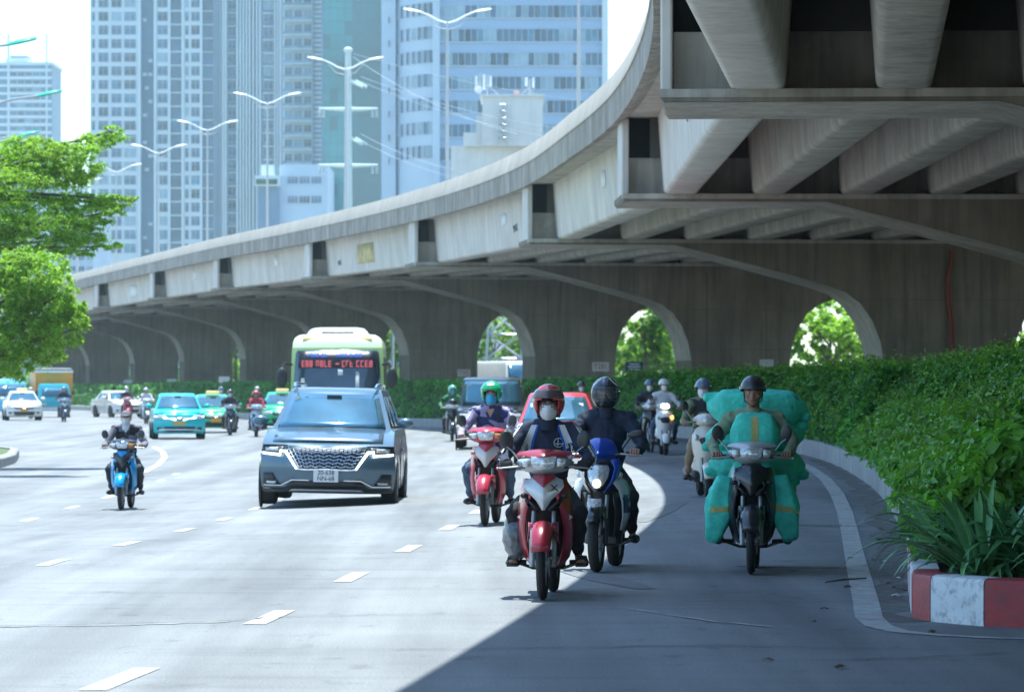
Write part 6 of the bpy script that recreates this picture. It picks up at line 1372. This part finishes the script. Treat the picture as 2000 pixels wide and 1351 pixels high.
def sack(label, loc, dim, rot, band=None, seed=0, ears=True):
    a, b, c = dim; n, m = 40, 28; mb = MB(); V_ = []
    def sp(t, q): return math.copysign(abs(t)**q, t)
    for j in range(m+1):
        ph = -math.pi/2+math.pi*j/m
        for i in range(n):
            th = 2*math.pi*i/n; x = sp(math.cos(ph), .55)*sp(math.cos(th), .5); y = sp(math.cos(ph), .75)*sp(math.sin(th), .8); z = sp(math.sin(ph), .6)
            pin = 1-.55*max(0, abs(x)-.72)/.28; low = 1-.38*max(0, -z)**1.5 if c > a else 1; d = 1+.045*noise.noise((x*1.8+seed, y*1.8, z*1.8))+.02*abs(noise.noise((x*6+z*5+seed, y*3, z*4-x*3)))
            V_.append((a*x*low*(1+.03*noise.noise((z*3, seed, 1))), b*y*pin*d, c*z*pin*d))
    f = [(j*n+i, j*n+(i+1) % n, (j+1)*n+(i+1) % n, (j+1)*n+i) for j in range(m) for i in range(n)]
    mb.add(V_, f)
    if ears:
        for sx in (-1, 1):
            for sz in ((-1,) if (seed+sx) % 3 else (1,)): mb.tube([(sx*a*.80, 0, sz*c*.40), (sx*a*.98, -.01, sz*c*.5), (sx*a*1.05, -.03, sz*c*.5)], [.07, .05, .035], 8)
    me = remesh(mb, .011, 3, .0055, 15., seed); o = link('green_sack', me, M_sack); o.location = loc; o.rotation_euler = rot; tag(o, label, 'sack', 'green sacks on the black motorbike')
    if band: decal(o, o, 'band', band, M_band, .004)
    return o
def L(x, y, z): return L3+Matrix.Rotation(y3, 3, 'Z') @ Vector((x, y, z))
sack('top green sack lying across behind the smiling man', L(0.02, .62, 1.455), (.46, .24, .165), (0, R(1), y3), seed=1)
sack('second green sack from the top behind the smiling man', L(.0, .62, 1.19), (.45, .24, .16), (0, R(-2), y3), seed=2)
sack('third green sack from the top behind the smiling man', L(.02, .6, .94), (.44, .23, .16), (0, R(2), y3), seed=3)
sack('lowest green sack of the pile, by the rear wheel', L(-.02, .6, .70), (.40, .21, .15), (0, R(-2), y3), seed=8)
sack('green sack with yellow band held upright in the lap of the smiling man', L(.02, -.12, 1.20), (.225, .13, .215), (R(-6), 0, y3), lerp_rows([(-.03, .20), (-.03, -.20)], [(.035, .20), (.035, -.20)], 9, 4), 4, False)
sack('banded green sack hanging left of the black leg shield', L(-.285, -.20, .555), (.145, .11, .30), (R(4), R(14), y3), lerp_rows([(-.12, .0), (.12, .07)], [(-.12, -.05), (.12, .02)], 7, 3), 5, False)
sack('banded green sack hanging right of the black leg shield', L(.275, -.20, .565), (.15, .11, .30), (R(4), R(-14), y3), lerp_rows([(-.13, .09), (.13, -.02)], [(-.13, .04), (.13, -.07)], 7, 3), 6, False)
sack('green sack standing on the floor between lap sack and leg shield', L(0, -.14, .82), (.22, .12, .17), (0, 0, y3), None, 7, False)
# ---- 4 red motorbike, lilac sleeves
y4 = R(-6); L4 = spot(947, 1027, y4)
underbone('rose_red_motorbike', 'rose red motorbike with pearl nose, behind the crimson one at left', L4, y4, gred, gpearl, gred, style=1)
per, jk, v = rider('rider in green helmet and blue mask with lilac sleeves', L4, y4, dict(pose=dict(pose1, head=(.01, .0, 1.54), neck=(0, .03, 1.39), chest=(0, .08, 1.21), sh=(.19, .05, 1.32)), jacket=purple, vest=vneck, trousers=jeans, helmet='open', hmat=helm('green', (.02, .30, .12)), visor=helm('green', (.02, .30, .12)), mask=M_maskb, shoemat=M_dark))
decal(v, v, 'shirt_opening', lerp_rows([(-.05, 1.37), (0, 1.27)], [(.05, 1.37), (.004, 1.27)], 6, 4), M_skin, .005); decal(v, v, 'bag_strap', lerp_rows([(.08, 1.38), (.085, 1.05)], [(.105, 1.38), (.11, 1.05)], 9, 3), M_dark, .008)
for sx in (-1, 1): decal(jk, jk, 'sleeve_stripe', lerp_rows([(sx*.22, 1.345), (sx*.315, 1.16)], [(sx*.24, 1.335), (sx*.33, 1.155)], 9, 2), whitec, .004)
hl = [c for c in per.children if c.name.startswith('helmet')][0]; decal(hl, hl, 'helmet_logo', lerp_rows([(-.045, .135), (.045, .135)], [(-.035, .105), (.04, .11)], 6, 3), M_wplate, .012)
# ---- 5 blue motorbike at left
y5 = R(-2); L5 = spot(236, 996, y5)
underbone('blue_motorbike', 'azure and black motorbike alone at left in front of the teal taxi', L5, y5, azure, bpaint, bpaint, fend=azure, scale=.93, wings=azure, style=1)
per, jk, v = rider('rider in grey cap, white mask and black vest on the azure motorbike', L5, y5, dict(pose=dict(head=(0, .0, 1.49), neck=(0, .03, 1.36), wri=(.315, -.315, 1.03)), jacket=greyc, vest=blk, trousers=charc, helmet='cap', hmat=fab('grey_cap', (.14, .13, .15)), brim=fab('grey_cap', (.14, .13, .15)), mask=M_maskw, collar=whitec, scale=.93))
decal(v, v, 'shirt_front', lerp_rows([(-.085, 1.37), (-.01, 1.26)], [(.075, 1.37), (.01, 1.26)], 6, 5), whitec, .006); decal(v, v, 'bag_strap', lerp_rows([(.06, 1.37), (-.06, 1.07)], [(.10, 1.36), (.0, 1.05)], 9, 3), charc, .009)
# ---- riders farther back
FARP = [dict(), dict(yawh=R(14), head=(.01, .02, 1.53), elb=(.36, -.05, 1.10)), dict(yawh=R(-12), head=(-.02, -.05, 1.49), neck=(0, .0, 1.36), chest=(0, .05, 1.19), sh=(.18, .02, 1.29), elb=(.30, -.12, 1.05), knee=(.21, -.2, .66))]
far_n = [0]
def far_rider(bname, blabel, rlabel, px, py, yaw, paintm, jacket, trousers, helmet, hmat, mask=M_maskw, kind='u', cover=None, scale=1., grp='riders farther back', lit=False, vest=None, **kw):
    l_ = spot(px, py, yaw); farp = FARP[far_n[0] % 3]; far_n[0] += 1
    if kind == 'u': underbone(bname, blabel, l_, yaw, paintm, cover or paintm, paintm, 'motorbikes farther back', lit, scale=scale, **kw)
    else: step_through(bname, blabel, l_, yaw, paintm, 'motorbikes farther back', lit, scale=scale, **kw)
    return rider(rlabel, l_, yaw, dict(pose=farp, near=False, jacket=jacket, vest=vest, trousers=trousers, helmet=helmet, hmat=hmat, mask=mask, scale=scale), grp)
hw = helm('white', (.6, .6, .6)); hb_ = helm('dusk_blue', (.08, .13, .2)); hk_ = helm('near_black', (.03, .03, .035)); hr_ = helm('red', (.35, .04, .05)); hg_ = helm('pale_green', (.10, .35, .25)); hs_ = helm('silver', (.4, .42, .44))
far_rider('motorbike', 'dark motorbike just behind the white scooter', 'rider in blue helmet and black jacket behind the white scooter', 1273, 884, R(2), bpaint, charc, jeans, 'half', hb_)
far_rider('scooter', 'white scooter with lit headlamp and orange indicator', 'rider in white shirt and white helmet on the white scooter', 1300, 889, R(2), paint('scooter_white', (.66, .67, .68), 0), whitec, jeans, 'half', hw, kind='s', lit=True, orange=True)
far_rider('scooter', 'cream scooter half hidden behind the green sacks', 'rider in blue helmet and khaki jacket left of the green sacks', 1383, 972, R(2), paint('cream', (.6, .57, .5), 0), khaki, tanc, 'half', hb_, kind='s', lit=False, vest=charc)
far_rider('motorbike', 'motorbike hidden behind the red car', 'rider in orange jacket seen above the red car', 1140, 872, R(4), bpaint, orange, jeans, 'half', hk_)
far_rider('motorbike', 'motorbike left of the off-road car', 'rider in green jacket and pale helmet left of the off-road car', 884, 862, R(2), bpaint, greenc, charc, 'open', hg_, M_maskb)
far_rider('motorbike', 'motorbike with blue and white nose left of the people carrier', 'rider in red jacket left of the people carrier', 502, 853, R(6), paint('blue_white', (.2, .3, .5), 0), redc, jeans, 'open', hr_, None, cover=silver)
far_rider('motorbike', 'dark motorbike with bright lamp right of the green taxi', 'rider in grey jacket right of the green taxi', 451, 850, R(7), bpaint, charc, charc, 'half', hk_, M_maskw, cover=dblue)
far_rider('motorbike', 'motorbike behind the green taxi', 'rider in brown jacket half hidden behind the green taxi', 434, 832, R(9), bpaint, brown, charc, 'half', hb_)
far_rider('motorbike', 'white motorbike left of the teal taxi', 'rider in white and blue shirt left of the teal taxi', 288, 828, R(10), silver, whitec, jeans, 'half', hs_, None)
far_rider('motorbike', 'red motorbike beside the white sedan', 'rider on the red motorbike beside the white sedan', 250, 819, R(12), gred, charc, charc, 'half', hs_)
far_rider('motorbike', 'blue motorbike in front of the truck', 'rider in dark jacket in front of the truck', 127, 824, R(12), dblue, dnavy, charc, 'half', hb_, None, cover=silver)
far_rider('motorbike', 'pale motorbike between the white taxi and the truck', 'rider in pale jacket between the white taxi and the truck', 62, 818, R(12), silver, greyc, charc, 'half', hs_)
far_rider('motorbike', 'motorbike far back left of the second green taxi', 'rider in grey helmet behind the rider in red', 505, 826, R(9), bpaint, charc, charc, 'half', hs_)


hm = bpy.data.materials.new('haze_air'); hm.use_nodes = True; hn = hm.node_tree; hn.nodes.clear()
pv = hn.nodes.new('ShaderNodeVolumePrincipled'); pv.inputs['Color'].default_value = (.74, .95, 1, 1); pv.inputs['Density'].default_value = .0002; pv.inputs['Anisotropy'].default_value = .2
ho = hn.nodes.new('ShaderNodeOutputMaterial'); hn.links.new(pv.outputs[0], ho.inputs['Volume'])
hb = MB().box((0, 720, 65), (1900, 1700, 134)).build('haze', hm, smooth=False); hb['kind'] = 'stuff'
